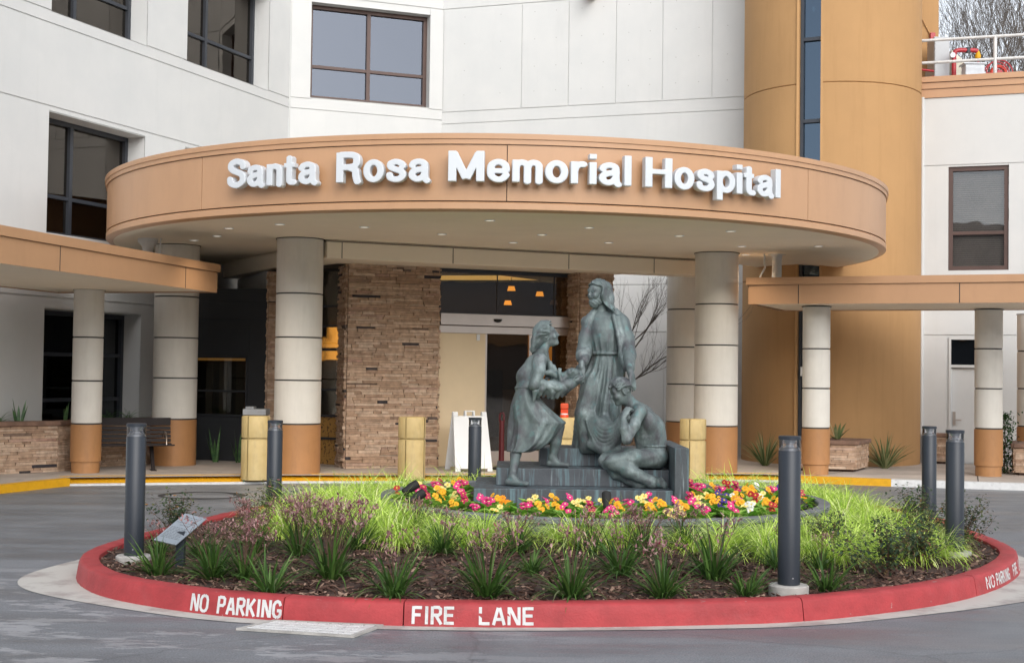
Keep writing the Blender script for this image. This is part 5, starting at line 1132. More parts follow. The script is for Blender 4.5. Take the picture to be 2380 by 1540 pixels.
def rose(name, seed, sz=.45, flowers=3, fc=None):
    rg = np.random.default_rng(seed); t = thing(name, (0, 0, -5), 'x', 'shrub'); mb = MB(); ml = MB(); mf = MB()
    tips = []
    for i in range(18):
        az = rg.uniform(0, 6.28); el = R(rg.uniform(35, 85)); p = [np.zeros(3)]; d = np.array((math.cos(az)*math.cos(el), math.sin(az)*math.cos(el), math.sin(el)))
        for k in range(4): p.append(p[-1]+d*sz/4*rg.uniform(.8, 1.2)); d = nrm(d+rg.normal(0, .22, 3))
        mb.tube(p, [.004, .0035, .003, .002, .0012], 4, cap=False); tips.append(p[-1])
        for k in range(52):
            q = rg.uniform(.25, 1)*4; j = min(3, int(q)); c = p[j]+(p[j+1]-p[j])*(q-j)+rg.normal(0, .032, 3); dd = rg.normal(0, 1, 3); dd[2] *= .5; oval(ml, c, dd, (0.1, 0.1, 1), rg.uniform(.024, .040), rg.uniform(.016, .026))
    mb.build('stems', g_stem, t); ml.build('foliage', g_rose, t)
    for i in range(flowers):
        c = tips[i]+np.array((0, 0, .02))
        for k in range(7): a = 6.28*k/7; oval(mf, c, (math.cos(a), math.sin(a), .7), (0, 0, 1), .022, .02)
    if flowers: mf.build('flower', fc, t)
    return t
m_or = mat('orange_petal', (.60, .27, .07), .7); m_pk = mat('pink_petal', (.60, .22, .20), .7)
def place(protos, i, x, y, z, rz, sc, label, group, cat=None):
    o = copy_tree(protos[i]); o.location = (x, y, z); o.rotation_euler = (0, 0, rz); o.scale = (sc, sc, sc*rng.uniform(.92, 1.08)); o['label'] = label; o['group'] = group
    return o
def kill(t):
    for c in list(t.children): kill(c)
    bpy.data.objects.remove(t)
ORD = ['first', 'second', 'third', 'fourth', 'fifth', 'sixth', 'seventh', 'eighth', 'ninth', 'tenth', 'eleventh', 'twelfth', 'thirteenth', 'fourteenth', 'fifteenth', 'sixteenth']
paws = [paw('kangaroo_paw', 115, 9, .37, .42, 11), paw('kangaroo_paw', 120, 5, .38, .40, 12), paw('kangaroo_paw', 90, 0, .30, 0, 13), paw('kangaroo_paw', 105, 22, .37, .45, 14), paw('kangaroo_paw', 110, 7, .36, .41, 15), paw('kangaroo_paw', 110, 5, .39, .43, 16)]
front_row = sorted([(-2.52, 9.80, 2, .95), (-2.08, 9.62, 1, .9), (-1.58, 9.08, 2, .95), (-1.24, 9.55, 3, 1.05), (-.75, 8.98, 1, .86), (-.14, 9.03, 0, 1.05), (.42, 9.05, 1, .95), (.80, 9.75, 1, .9), (1.03, 9.10, 0, .95), (1.46, 9.72, 1, 1.05), (1.60, 9.22, 2, .78), (2.20, 9.48, 2, .95), (.16, 9.75, 2, .7), (-1.85, 9.6, 3, .8)])
for k, (x, y, p, s) in enumerate(front_row):
    what = ('clump with dusky flower stalks', 'clump with few flower stalks', 'leafy clump without flowers', 'clump crowded with pinkish flower stalks')[p]
    place(paws, {0: (0, 4), 1: (1, 5)}.get(p, (p, p))[k % 2], x, y, bed_z(x, y), rng.uniform(0, 6), s*1.16, 'kangaroo paw %s, %s from the left in the front row' % (what, ORD[k]), 'kangaroo paw clumps along the front of the bed')
mid_row = sorted([(-2.36, 10.5, 0, .9), (-2.75, 10.75, 1, .8), (-2.1, 11.1, 3, .9), (-1.95, 10.5, 0, 1.0), (-1.58, 10.3, 3, 1.05), (-1.62, 11.2, 3, .9), (-1.15, 10.45, 0, 1.05), (-.50, 10.3, 1, 1.0), (.06, 10.35, 0, 1.0), (.62, 10.4, 0, .95), (1.02, 10.4, 3, .95), (1.35, 10.7, 0, 1.0), (2.0, 10.2, 1, .9), (-.75, 10.9, 0, .9), (2.35, 10.3, 1, .7)])
for k, (x, y, p, s) in enumerate(mid_row):
    place(paws, p, x, y, bed_z(x, y), rng.uniform(0, 6), s*.88, 'kangaroo paw clump behind the front row, %s from the left among the lime grass' % ORD[k], 'kangaroo paw clumps behind the front row')
for q in paws: kill(q)
sed = [sedge('sedge_tuft', 240, .62, 21), sedge('sedge_tuft', 210, .70, 22), sedge('sedge_tuft', 200, .56, 23)]
spots = []
rg = np.random.default_rng(77); tries = 0
while len(spots) < 185 and tries < 20000:
    tries += 1; x, y = rg.uniform(-2.4, 4.0), rg.uniform(10.5, 16.4); dr = math.hypot(x-RX, y-RY)
    if dr < RR+.12 or not bed_in(x, y, .55): continue
    front_ = y < 12.6 and dr < RR+.95; left = x < -1.0 and 11.2 < y < 15.2 and x > -2.0; right = x > 2.3 and 10.9 < y < 15.5 and x < 3.7; back = y > 15.0 and dr < RR+1.2
    if not (front_ or left or right or back): continue
    if any(math.hypot(x-a, y-b) < .215 for a, b, _ in spots): continue
    spots.append((x, y, 'left' if x < -.9 and y > 11.3 else 'right' if x > 2.3 else 'front' if y < 13 else 'back'))
SL = {'left': 'lime green arching sedge tuft in the grassy mass left of the round bed', 'right': 'lime green arching sedge tuft in the grassy mass right of the round bed', 'front': 'lime green arching sedge tuft in front of the low grey bed wall', 'back': 'lime green sedge tuft behind the round flower bed'}
for k, (x, y, rgn) in enumerate(spots): place(sed, k % 3, x, y, bed_z(x, y)-.01, rng.uniform(0, 6), rng.uniform(.75, 1.0)*(.92 if rgn != 'front' else .80), SL[rgn], 'sedge tufts %s of the flower bed' % {'left': 'left', 'right': 'right', 'front': 'in front', 'back': 'at the back'}[rgn])
for q in sed: kill(q)
roses = [rose('rose_bush', 31, .46, 3, m_or), rose('rose_bush', 32, .42, 0), rose('rose_bush', 33, .44, 2, m_pk)]
for (x, y, p, s, lab) in ((-2.86, 11.8, 0, .95, 'rose bush with orange blooms behind the slanted plaque'), (-2.15, 12.3, 2, .9, 'sparse rose bush with pink buds left of the lime grass'), (2.56, 10.9, 1, .8, 'small dark rose bush beside the lime grass, right of the front bollard light'),
                          (2.78, 10.1, 1, 1.0, 'dark leafy rose bush nearest the red kerb on the right'), (3.22, 10.75, 1, 1.05, 'broad dark rose bush in front of the right hand bollard light'), (3.95, 13.3, 1, 1.0, 'dark rose bush at the foot of the farther right bollard light'), (4.02, 12.1, 0, .95, 'yellowing rose bush beside the red kerb at far right'), (3.55, 12.0, 1, .8, 'dark rose bush between the lime grass and the right bollard light')):
    place(roses, p, x, y, bed_z(x, y), rng.uniform(0, 6), s, lab, 'rose bushes in the bed')
for q in roses: kill(q)
# primroses
pc = {'yellow': ((.85, .42, .01), (.75, .25, .0)), 'pink': ((.72, .03, .20), (.9, .75, .45)), 'cream': ((.86, .70, .22), (.8, .45, .02)), 'white': ((.82, .82, .74), (.8, .6, .1)), 'magenta': ((.50, .01, .09), (.8, .5, .1)), 'violet': ((.06, .02, .22), (.8, .6, .05)), 'red': ((.42, .008, .012), (.8, .5, .05)), 'gold': ((.88, .30, .0), (.8, .2, .0))}
m_eye = {}
prim = {}
for k, (cn_, (c, e)) in enumerate(pc.items()):
    mp_, me_ = mat('petal_'+cn_, c, .6, .12, 30), mat('eye_'+cn_, e, .6)
    for vv in range(2):
        rg = np.random.default_rng(100+k*2+vv); t = thing('primrose', (0, 0, -5), 'x', 'flowering plant'); ml, mf = MB(), MB()
        for i in range(24):
            a = rg.uniform(0, 6.28); el = rg.uniform(.1, .95); oval(ml, (0, 0, .01+.02*rg.random()), (math.cos(a), math.sin(a), el), (0, 0, 1), rg.uniform(.09, .145), rg.uniform(.055, .085), 0, .22)
        nf = rg.integers(2, 5) if vv else rg.integers(5, 8)
        for i in range(nf):
            a = rg.uniform(0, 6.28); rr = rg.uniform(0, .048); c_ = np.array((rr*math.cos(a), rr*math.sin(a), .105+rg.uniform(-.03, .04))); nv = nrm((rr*9*math.cos(a)+rg.normal(0, .3), rr*9*math.sin(a)-.75+rg.normal(0, .3), .8)); e1 = nrm(np.cross(nv, (1, .2, 0))); e2 = np.cross(nv, e1)
            for p in range(5):
                b = 6.283*p/5+rg.uniform(0, .3); d = e1*math.cos(b)+e2*math.sin(b); s_ = np.cross(nv, d); q0 = c_+d*.003; n = len(mf.v); L = rg.uniform(.025, .031)
                mf.v += [tuple(q0), tuple(c_+d*L*.62-s_*L*.46+nv*.003), tuple(c_+d*L-s_*L*.28+nv*.001), tuple(c_+d*L*.9), tuple(c_+d*L+s_*L*.28+nv*.001), tuple(c_+d*L*.62+s_*L*.46+nv*.003)]; mf.f.append(tuple(range(n, n+6))); mf.m.append(0)
            mf.poly([c_+nv*.0045+(e1*math.cos(b)+e2*math.sin(b))*.0075 for b in np.linspace(0, 6.283, 7)[:-1]], 1)
        ml.build('leaves', g_prim, t, smooth=180); mf.build('blossoms', [mp_, me_], t); prim[(cn_, vv)] = t
rg = np.random.default_rng(9); sp = []; tries = 0
while len(sp) < 100 and tries < 30000:
    tries += 1; x, y = rg.uniform(RX-RR, RX+RR), rg.uniform(RY-RR, RY+.9)
    if math.hypot(x-RX, y-RY) > RR-.19 or (-.46 < x < 1.74 and y > 12.27): continue
    if any(math.hypot(x-a, y-b) < .19 for a, b in sp): continue
    sp.append((x, y))
names = list(pc)
for (x, y) in sp:
    if x < -.45: reg, w_ = 'left of the statue steps', [.24, .28, .18, .08, .18, 0, .02, .02]
    elif x > 1.70: reg, w_ = 'right of the statue steps', [.20, .17, .16, .06, .16, .13, .10, .02]
    else: reg, w_ = 'in front of the statue steps', [.20, .34, .18, .06, .17, .01, .01, .03]
    cn_ = names[rg.choice(8, p=np.array(w_)/sum(w_))]; o = copy_tree(prim[(cn_, int(rg.integers(0, 2)))])
    o.location = (x, y, .36+.025*(1-math.hypot(x-RX, y-RY)/RR)); o.rotation_euler = (0, 0, rg.normal(0, .5)); s = rg.uniform(.95, 1.25); o.scale = (s, s, s)
    o['label'] = '%s primrose with fresh green leaves, %s in the round bed' % (cn_, reg); o['group'] = '%s primroses %s' % (cn_, reg)
for q in prim.values(): kill(q)
# spiky clumps, snake plants, ferns near the building
g_flax = leaf_mat('flax_leaf', [(0, (.07, .11, .04)), (.5, (.16, .21, .08)), (.8, (.34, .36, .18)), (1, (.42, .36, .20))])
g_snake = mat('snake_leaf', (.10, .20, .06), .5, .3, 12, 0, c2=(.025, .07, .03)); g_fern = leaf_mat('fern_leaf', [(0, (.03, .12, .015)), (1, (.09, .26, .03))])
def spiky(x, y, z, n, L, w, m, name, label, cat, group=None, e0=40, droop=.5, seed=0):
    rg = np.random.default_rng(seed); t = thing(name, (x, y, z), label, cat, group); mb = MB()
    for i in range(n):
        az = rg.uniform(0, 6.28); blade(mb, (.04*math.cos(az), .04*math.sin(az), 0), az, R(rg.uniform(e0, 88)), L*rg.uniform(.6, 1.1), w*rg.uniform(.7, 1.2), droop*rg.uniform(.3, 1.3), 5, twist=rg.normal(0, .5))
    mb.build('foliage', m, t, smooth=180); return t
G = 'variegated flax clumps by the ochre tower'
spiky(4.30, 23.0, .10, 80, .62, .022, g_flax, 'flax', 'green and cream flax clump against the ochre tower, just right of the large column', 'plant', G, 35, .5, 1)
spiky(4.75, 22.65, .10, 80, .55, .022, g_flax, 'flax', 'green and cream flax clump behind the front right bollard light', 'plant', G, 35, .5, 2)
spiky(6.25, 22.75, .10, 110, .62, .024, g_flax, 'flax', 'large green and cream flax clump right of the stone planter', 'plant', G, 30, .5, 3)
spiky(2.85, 25.0, .10, 60, .85, .02, g_flax, 'flax', 'flax clump by the low stone wall behind the kneeling figure', 'plant', G, 40, .5, 4)
G = 'snake plants in front of the dark wall'
spiky(-5.15, 22.2, .1, 7, .55, .06, g_snake, 'snake_plant', 'snake plant by the dark wall nearest the round column', 'plant', G, 70, .15, 5)
spiky(-4.78, 22.1, .1, 6, .60, .05, g_snake, 'snake_plant', 'snake plant in the middle of the row by the dark wall', 'plant', G, 72, .15, 6)
spiky(-4.38, 22.0, .1, 6, .58, .06, g_snake, 'snake_plant', 'snake plant by the dark wall beside the cream bollard', 'plant', G, 72, .15, 7)
G = 'snake plants above the left planter wall'
spiky(-7.02, 19.45, .78, 6, .36, .045, g_snake, 'snake_plant', 'tall pointed snake plant above the left planter wall', 'plant', G, 74, .12, 8)
spiky(-6.56, 20.0, .80, 4, .28, .045, g_snake, 'snake_plant', 'small snake plant above the planter wall beside the slim column', 'plant', G, 76, .12, 9)
def fern(x, y, z, s, label, seed):
    rg = np.random.default_rng(seed); t = thing('fern', (x, y, z), label, 'plant', 'ferns in the left planter'); mb = MB()
    for i in range(15):
        az = rg.uniform(0, 6.28); el = R(rg.uniform(25, 75)); p = np.zeros(3); e = el
        for k in range(12):
            d = np.array((math.cos(az)*math.cos(e), math.sin(az)*math.cos(e), math.sin(e))); sd = np.array((-math.sin(az), math.cos(az), 0))
            for sg_ in (-1, 1): oval(mb, p, sd*sg_+d*.5, (0, 0, 1), .07*s*(1-k/13), .02*s)
            p = p+d*.032*s; e -= .09
    mb.build('fronds', g_fern, t)
fern(-7.25, 19.3, .78, .7, 'low green fern at the left edge above the planter wall', 1); fern(-6.22, 21.05, .76, .75, 'bright green fern behind the bench right of the slim column', 2); fern(-5.98, 21.3, .78, .8, 'bright green fern below the dark ground floor window', 3)
# agave in the right planter
spiky(5.33, 22.25, .60, 12, .40, .045, g_flax, 'agave', 'striped agave growing in the right stone planter', 'plant', None, 20, .7, 10)
# ------------------------------------------------------------------ bare trees
def branches(mb, p, d, L, rad, depth, rg, spread=.55, up=.10, minr=.004, kids=(2, 4), lim=None):
    n = 4; pts = [np.array(p, float)]; rads = [rad]; dd = np.array(d, float)
    for i in range(n):
        dd = nrm(dd+rg.normal(0, .12, 3)+np.array((0, 0, up*.5))); q = pts[-1]+dd*L/n
        if lim is not None and q[2] > lim: break
        pts.append(q); rads.append(rad*(1-.5*(i+1)/n))
    if len(pts) < 2: return
    mb.tube(pts, rads, 7 if rad > .05 else 5 if rad > .015 else 3, cap=False)
    if depth == 0: return
    for k in range(int(rg.integers(*kids))+ (2 if depth > 1 else 1)):
        j = min(len(pts)-1, int(rg.integers(1, len(pts)))); ax = nrm(rg.normal(0, 1, 3)); nd = nrm(dd+spread*ax+np.array((0, 0, up)))
        branches(mb, pts[j], nd, L*rg.uniform(.55, .8), max(minr, rads[j]*rg.uniform(.5, .72)), depth-1, rg, spread, up, minr, kids, lim)
def bare_tree(x, y, h, label, seed, group, n_main=5, depth=4, rad=.16, minr=.012, name='bare_tree'):
    rg = np.random.default_rng(seed); t = thing(name, (x, y, 0), label, 'tree', group); mb = MB(); mb.tube([(0, 0, 0), (.05, 0, h*.2), (0, .05, h*.38)], [rad*1.15, rad, rad*.85], 10); mb.build('trunk', m_bark, t, smooth=80); mb = MB()
    for i in range(n_main):
        a = 6.28*i/n_main+rg.uniform(-.4, .4); branches(mb, (0, .03, h*rg.uniform(.2, .38)), nrm((math.cos(a)*.34, math.sin(a)*.34, 1)), h*.36, rad*.6, depth, rg, .50, .16, minr, (2, 3))
    mb.build('crown', m_bark, t, smooth=80); return t
for k, (x, y, h, lab) in enumerate(((15.2, 46, 15, 'leftmost tall bare tree behind the flat roof, beside the ochre wall'), (17.3, 49, 17, 'tall bare grey tree behind the roof, above the red hose reel'), (18.2, 45, 15, 'tall bare tree behind the roof railing at right'), (20.2, 50, 17, 'tall bare tree at the right edge behind the roof'), (16.3, 54, 17, 'farther bare tree behind the roof, seen through the nearer twigs'), (22.5, 47, 16, 'bare tree reaching in from the right edge of the view'))):
    bare_tree(x, y, h, lab, 40+k, 'bare trees behind the flat roof', 4, 4, .15, .007)
# small leafless tree beside the entrance
t = thing('bare_tree', (2.0, 24.35, .1), 'small leafless tree with spreading dark branches against the white wall, right of the tall figure', 'tree'); rg = np.random.default_rng(61); mb = MB(); mb.tube([(0, 0, 0), (.02, 0, .9), (.0, .02, 1.95)], [.05, .042, .026], 8); mb.build('trunk', m_bark, t, smooth=80); mb = MB()
for (z, d, L, rr) in ((1.30, (.9, .05, .30), 1.1, .017), (1.75, (.72, .0, .66), 1.0, .017), (1.9, (.45, .05, .88), .85, .015), (1.95, (.9, .0, .42), 1.0, .014), (1.5, (-.4, 0, .9), .8, .015)): branches(mb, (0, .02, z), nrm(d), L, rr, 3, rg, .45, .14, .0022, (2, 4), 3.28)
mb.build('crown', m_bark, t, smooth=80)
# ------------------------------------------------------------------ furniture
def bollard_light(x, y, z, s, label, foot=True, first=[None]):
    t = thing('bollard_light', (x, y, z), label, 'bollard light', 'charcoal bollard lights around the bed'); hgt = 1.01; r_ = .0755
    mb = MB(); mb.lathe([(r_-.004, 0), (r_, .004), (r_, hgt-.105), (r_-.004, hgt-.1)], n=32); mb.lathe([(.012, 0), (.012, .006)], (0, 0, .045), 4, cap=False); mb.build('post', m_postgrey, t, smooth=40)
    mb = MB(); mb.lathe([(r_-.012, hgt-.1), (r_-.02, hgt-.085), (.030, hgt-.075), (.022, hgt-.060)], n=24); mb.lathe([(.03, hgt-.055), (.045, hgt-.027)], n=20); mb.build('reflector', m_metal, t, smooth=40)
    mb = MB(); mb.lathe([(r_-.003, hgt-.099), (r_-.003, hgt-.026)], n=32, cap=False); mb.build('lens', m_lens, t, smooth=40)
    mb = MB(); mb.lathe([(r_+.001, hgt-.026), (r_+.001, hgt-.004), (r_-.003, hgt)], n=32); mb.build('cap', m_postgrey, t, smooth=40)
    mb = MB(); a = -math.pi/2+.3; mb.lathe([(.006, 0), (.004, .003)], (0, 0, 0), 8); b_ = mb.build('bolt', m_metal, t); b_.rotation_euler = (math.pi/2, 0, 0); b_.location = (.012, -r_, .05)
    if foot: mb = MB(); mb.lathe([(.135, -.16), (.135, -.008), (.127, 0)], n=32); mb.build('footing', m_conc, t, smooth=40)
    return t
bollard_light(1.912, 9.33, .188, 1, 'charcoal bollard light nearest the viewer, on a round concrete footing')
bollard_light(-2.888, 10.52, .165, 1, 'charcoal bollard light at the left end of the bed beside the slanted plaque')
bollard_light(3.735, 11.45, .165, 1, 'charcoal bollard light on a concrete footing near the right kerb')
bollard_light(4.44, 14.45, .09, 1, 'farther of the two charcoal bollard lights at the right end')
bollard_light(-2.35, 13.6, .09, 1, 'charcoal bollard light in front of the large left column')
bollard_light(-.41, 15.7, .075, 1, 'farthest charcoal bollard light, between the sandwich board and the statue')
def cream_bollard(x, y, label, z=.05):
    t = thing('security_bollard', (x, y, z), label, 'bollard', 'cream concrete bollards along the drive edge'); r_, h = .198, .90
    mb = MB(); P_ = []
    for k in range(8):
        a0, a1 = 2*math.pi*k/8+.035+.2, 2*math.pi*(k+1)/8-.035+.2
    segs = 4
    for k in range(segs):
        a0, a1 = 2*math.pi*k/segs+.045-1.95, 2*math.pi*(k+1)/segs-.045-1.95
        for (z0, z1) in ((0, h*.64), (h*.64+.016, h)):
            mb.lathe([(r_-.012, z0), (r_, z0+.008), (r_, z1-.012), (r_-.014, z1), (.01, z1)], (0, 0, 0), 14, a0, a1, cap=False)
    mb.lathe([(r_-.022, 0), (r_-.022, h-.012), (.001, h-.010)], n=40, cap=False)
    mb.build('drum', m_cream, t, smooth=50); return t
cream_bollard(-3.60, 19.25, 'cream concrete bollard in front of the dark wall, left of the big column'); cream_bollard(-1.43, 19.75, 'cream concrete bollard in front of the broad stone pier'); cream_bollard(2.75, 20.55, 'cream concrete bollard just right of the statue'); cream_bollard(.80, 20.4, 'cream concrete bollard half hidden behind the statue, with an orange lantern on top')
t = thing('warning_lantern', (.80, 20.38, .963), 'orange warning lantern standing on the bollard behind the statue', 'lantern')
mb = MB(); mb.lathe([(.055, 0), (.055, .05)], n=14); mb.build('battery_case', m_plast, t, smooth=40); mb = MB(); mb.box(-.055, .055, -.03, .03, .05, .11); mb.lathe([(.06, -.03), (.065, -.02), (.065, .02), (.06, .03)], (0, 0, 0), 20); o = mb.build('lens', mat('orange_lens', (.75, .07, .02), .3), t, smooth=40)
mb = MB(); mb.box(-.06, .06, -.035, .035, .11, .20); mb.build('lens_housing', mat('orange_housing', (.70, .09, .03), .4), t, bevel=.02)
# sandwich board
t = thing('sandwich_board', (-.64, 20.95, .1), 'blank white plastic sandwich board in front of the tan boarded door', 'sign')
def panel(y0, y1, sgn):
    mb = MB(); w0, w1, h = .30, .27, .90
    def pt(u_, v, off): return (u_*(w0+(w1-w0)*v), y0+(y1-y0)*v+off, h*v)
    def slab(u0, u1, v0, v1): mb.box8([pt(u0, v0, -.012), pt(u1, v0, -.012), pt(u1, v0, .012), pt(u0, v0, .012), pt(u0, v1, -.012), pt(u1, v1, -.012), pt(u1, v1, .012), pt(u0, v1, .012)])
    slab(-1, 1, .05, .93); slab(-1, -.72, -.0, .05); slab(.72, 1, 0, .05); slab(-1, -.72, .93, 1.0); slab(.72, 1, .93, 1.0); slab(-.30, -.2, .93, 1.0); slab(.2, .30, .93, 1.0); slab(-.3, .3, 1.0, 1.02)
    return mb
panel(-.27, -.02, 1).build('front_panel', m_plast, t, bevel=.006); panel(.27, .02, -1).build('rear_panel', m_plast, t, bevel=.006)
t.rotation_euler = (0, 0, .35)
# solid post standing in for the maroon reflection in the door glass
t = thing('reflected_post', (-.14, 21.3, .1), 'solid stand-in for a dark red post with a handle loop reflected in the glass door', 'post')
mb = MB(); mb.lathe([(.045, .03), (.04, .72), (.04, .76)], n=14); mb.tube([(-.032, 0, .74), (-.034, 0, .84), (-.02, 0, .875), (.02, 0, .875), (.034, 0, .84), (.032, 0, .74)], .016, 8); mb.build('shaft', mat('maroon', (.09, .006, .01), .4), t, smooth=50); mb = MB(); mb.lathe([(.17, 0), (.17, .02), (.06, .05)], n=8); mb.build('foot', m_black, t)
# bench
t = thing('bench', (-5.80, 20.12, .1), 'dark brown slatted metal bench with looped armrests in front of the left planter wall', 'bench', None, .36)
t.scale = (1, 1, .84); mb = MB(); W0, W1 = -.66, .80
for i in range(7): y = -.26+.075*i; mb.box(W0, W1, y, y+.06, .41+.006*abs(i-3.5), .432+.006*abs(i-3.5))
mb.build('seat', m_bench, t, bevel=.004); mb = MB()
for i in range(4):
    z = .47+.072*i; y = .27+.018*i; mb.box8([(W0, y, z), (W1, y, z), (W1, y+.02, z), (W0, y+.02, z), (W0, y+.013, z+.058), (W1, y+.013, z+.058), (W1, y+.033, z+.058), (W0, y+.033, z+.058)])
mb.box(W0, W1, .335, .36, .76, .90); mb.build('backrest', m_bench, t, bevel=.004)
for x in (W0+.30, W1-.12):
    mb = MB(); mb.tube([(x, -.24, .44), (x, -.22, .56), (x, -.12, .645), (x, .04, .66), (x, .20, .62), (x, .29, .56)], .012, 8); mb.build('armrest', m_steel, t, smooth=60)
for x in (W0+.32, W1-.30):
    mb = MB(); mb.box8([(x-.025, -.26, 0), (x+.025, -.26, 0), (x+.025, -.16, 0), (x-.025, -.16, 0), (x-.025, .10, .42), (x+.025, .10, .42), (x+.025, .20, .42), (x-.025, .20, .42)]); mb.box(x-.04, x+.04, -.33, -.05, -.0, .012); mb.build('leg', m_bench, t, bevel=.004)
# plaque
t = thing('plaque', (-2.44, 10.15, .15), 'tilted silver inscription plaque on a dark post beside the left bollard light', 'plaque', None, 0)
a_, b_, c_, d_q = np.array((-2.585, 9.93, .36)), np.array((-2.43, 9.98, .318)), np.array((-2.285, 10.32, .475)), np.array((-2.44, 10.27, .517))
up = nrm(np.cross(b_-a_, d_q-a_)); mb = MB(); mb.box8([tuple(p-up*.014) for p in (a_, b_, c_, d_q)]+[tuple(p) for p in (a_, b_, c_, d_q)])
m_pl = mat('plaque_metal', (.33, .37, .41), .4, .08, 8, metal=.4); wbuild(mb, 'plate', m_pl, t, bevel=.003)
mb = MB(); mb.box(-2.46, -2.40, 10.08, 10.14, .12, .40); wbuild(mb, 'post', m_postgrey, t)
mb = MB(); e1, e2 = b_-a_, d_q-a_; rg = np.random.default_rng(3)
for (v, u0_, u1_) in [(.88, .3, .7), (.82, .35, .65), (.68, .08, .92), (.60, .3, .72)]+[(.50-.045*k, .08, rg.uniform(.75, .93)) for k in range(9)]:
    uu = u0_
    while uu < u1_:
        L = min(rg.uniform(.05, .14), u1_-uu); q = lambda s, tt: tuple(a_+e1*s+e2*tt+up*.0015); mb.quad(q(uu, v), q(uu+L, v), q(uu+L, v+.016), q(uu, v+.016)); uu += L+.025
wbuild(mb, 'inscription', mat('engraving', (.15, .16, .17), .6), t)
# spotlights
for (x, y, z, az, lab) in ((-.90, 12.25, .555, .5, 'upper of two black spotlights left of the statue steps'), (-.82, 11.92, .505, .55, 'lower of two black spotlights left of the statue steps'), (.826, 11.62, .52, math.pi/2, 'black spotlight standing upright among primroses in front of the steps'), (2.62, 12.3, .46, 2.4, 'black spotlight right of the front bollard light')):
    t = thing('spotlight', (x, y, z), lab, 'spotlight', 'black garden spotlights in the flower bed'); dz = .55 if az != math.pi/2 else 1.2; d = nrm((math.cos(az), math.sin(az), dz)); q = d*.085
    mb = MB(); mb.tube([-d*.07, -d*.06, -d*.01, d*.0, d*.085], [.026, .034, .034, .041, .041], 16); mb.build('barrel', m_black, t, smooth=40)
    mb = MB(); mb.tube([-d*.06+np.array((0, 0, -.01)), (-.02*d[0], -.02*d[1], -.09), (0, 0, -.17)], .011, 8); mb.lathe([(.05, -.145), (.05, -.135)], n=12); mb.build('stake', m_black, t, smooth=50)
    mb = MB(); e = d*.0851; mb.tube([e, e+d*.001], [.034, .034], 16); mb.build('lens', m_pane, t)
# waste bin with silver ash tray
t = thing('waste_bin', (-3.98, 21.2, .1), 'dark litter bin with a grey metal top behind the cream bollard', 'bin'); mb = MB(); mb.box(-.13, .17, -.15, .15, 0, .80); mb.build('body', m_dark, t, bevel=.01); mb = MB(); mb.box(-.16, .20, -.18, .18, .80, .895); mb.box(-.13, .0, -.12, .1, .895, .93); mb.build('top', m_grey, t, bevel=.01)
# planters
def stone_box(name, pts, z1, label, closed=True, cap=.07, group=None):
    c = np.mean(np.array(pts), axis=0); t = thing(name, (*c, .1), label, 'planter', group); mb = MB(); mc = MB(); n = len(pts)
    for i in range(n if closed else n-1):
        a, b = np.array(pts[i]), np.array(pts[(i+1) % n]); stones(mb, a, b, .14 if closed else .10, z1-cap,   .032, .026, .05, int(abs(a[0]*100)) % 97)
        tt, L = unit(a, b); mc.obox(a, tt, -.03, L+.03, -.16, .06, z1-cap+.002, z1-.0007*i)
    wbuild(mb, 'stone_facing', m_stone, t); wbuild(mc, 'cap', m_cap, t, bevel=.012)
    if closed: mb = MB(); ins = [tuple(c+(np.array(p)-c)*.93) for p in pts]; mb.prism(ins, .10, z1-.09); wbuild(mb, 'soil', m_soil, t)
    else: mb = MB(); mb.prism([tuple(p) for p in pts]+[(pts[-1][0]-.3, pts[-1][1]+.6), (pts[0][0]-.3, pts[0][1]+.6)], .1, z1-.06); wbuild(mb, 'soil', m_soil, t)
    return t
stone_box('planter_wall', [(-8.6, 17.4), (-7.15, 18.95), (-6.52, 19.6), (-6.2, 20.65), (-5.55, 21.7)], .83, 'long low ledger stone planter wall behind the bench on the left', False)
stone_box('stone_planter', [(4.45, 21.95), (5.50, 21.75), (5.92, 22.6), (4.9, 22.8)], .60, 'square ledger stone planter behind the slim column, holding an agave')
stone_box('stone_planter', [(7.42, 24.25), (7.86, 24.09), (7.92, 24.30), (7.46, 24.46)], .64, 'ledger stone planter against the white wing, seen between two bollard lights')
stone_box('stone_planter', [(7.98, 21.55), (9.6, 21.1), (9.9, 22.1), (8.3, 22.5)], .60, 'ledger stone planter at the right edge beside the slim column')
stone_box('planter_wall', [(2.0, 25.55), (3.6, 25.15)], .55, 'low ledger stone wall at the foot of the white wall behind the kneeling figure', False)
t = thing('shrub', (7.95, 21.95, .1), 'narrow dark green shrub between the slim column and the right edge planter', 'shrub'); mb = MB(); rg = np.random.default_rng(8)
for k in range(900): oval(mb, (rg.normal(0, .09), rg.normal(0, .1), rg.uniform(.0, .98)), rg.normal(0, 1, 3), (0, 0.1, 1), .05, .03)
mb.build('foliage', leaf_mat('shrub_leaf', [(0, (.015, .05, .015)), (1, (.05, .12, .03))]), t)
mb = MB(); mb.tube([(0, 0, 0), (.02, 0, .5), (0, .02, .9)], [.012, .01, .005], 6); mb.build('stem', g_stem, t)
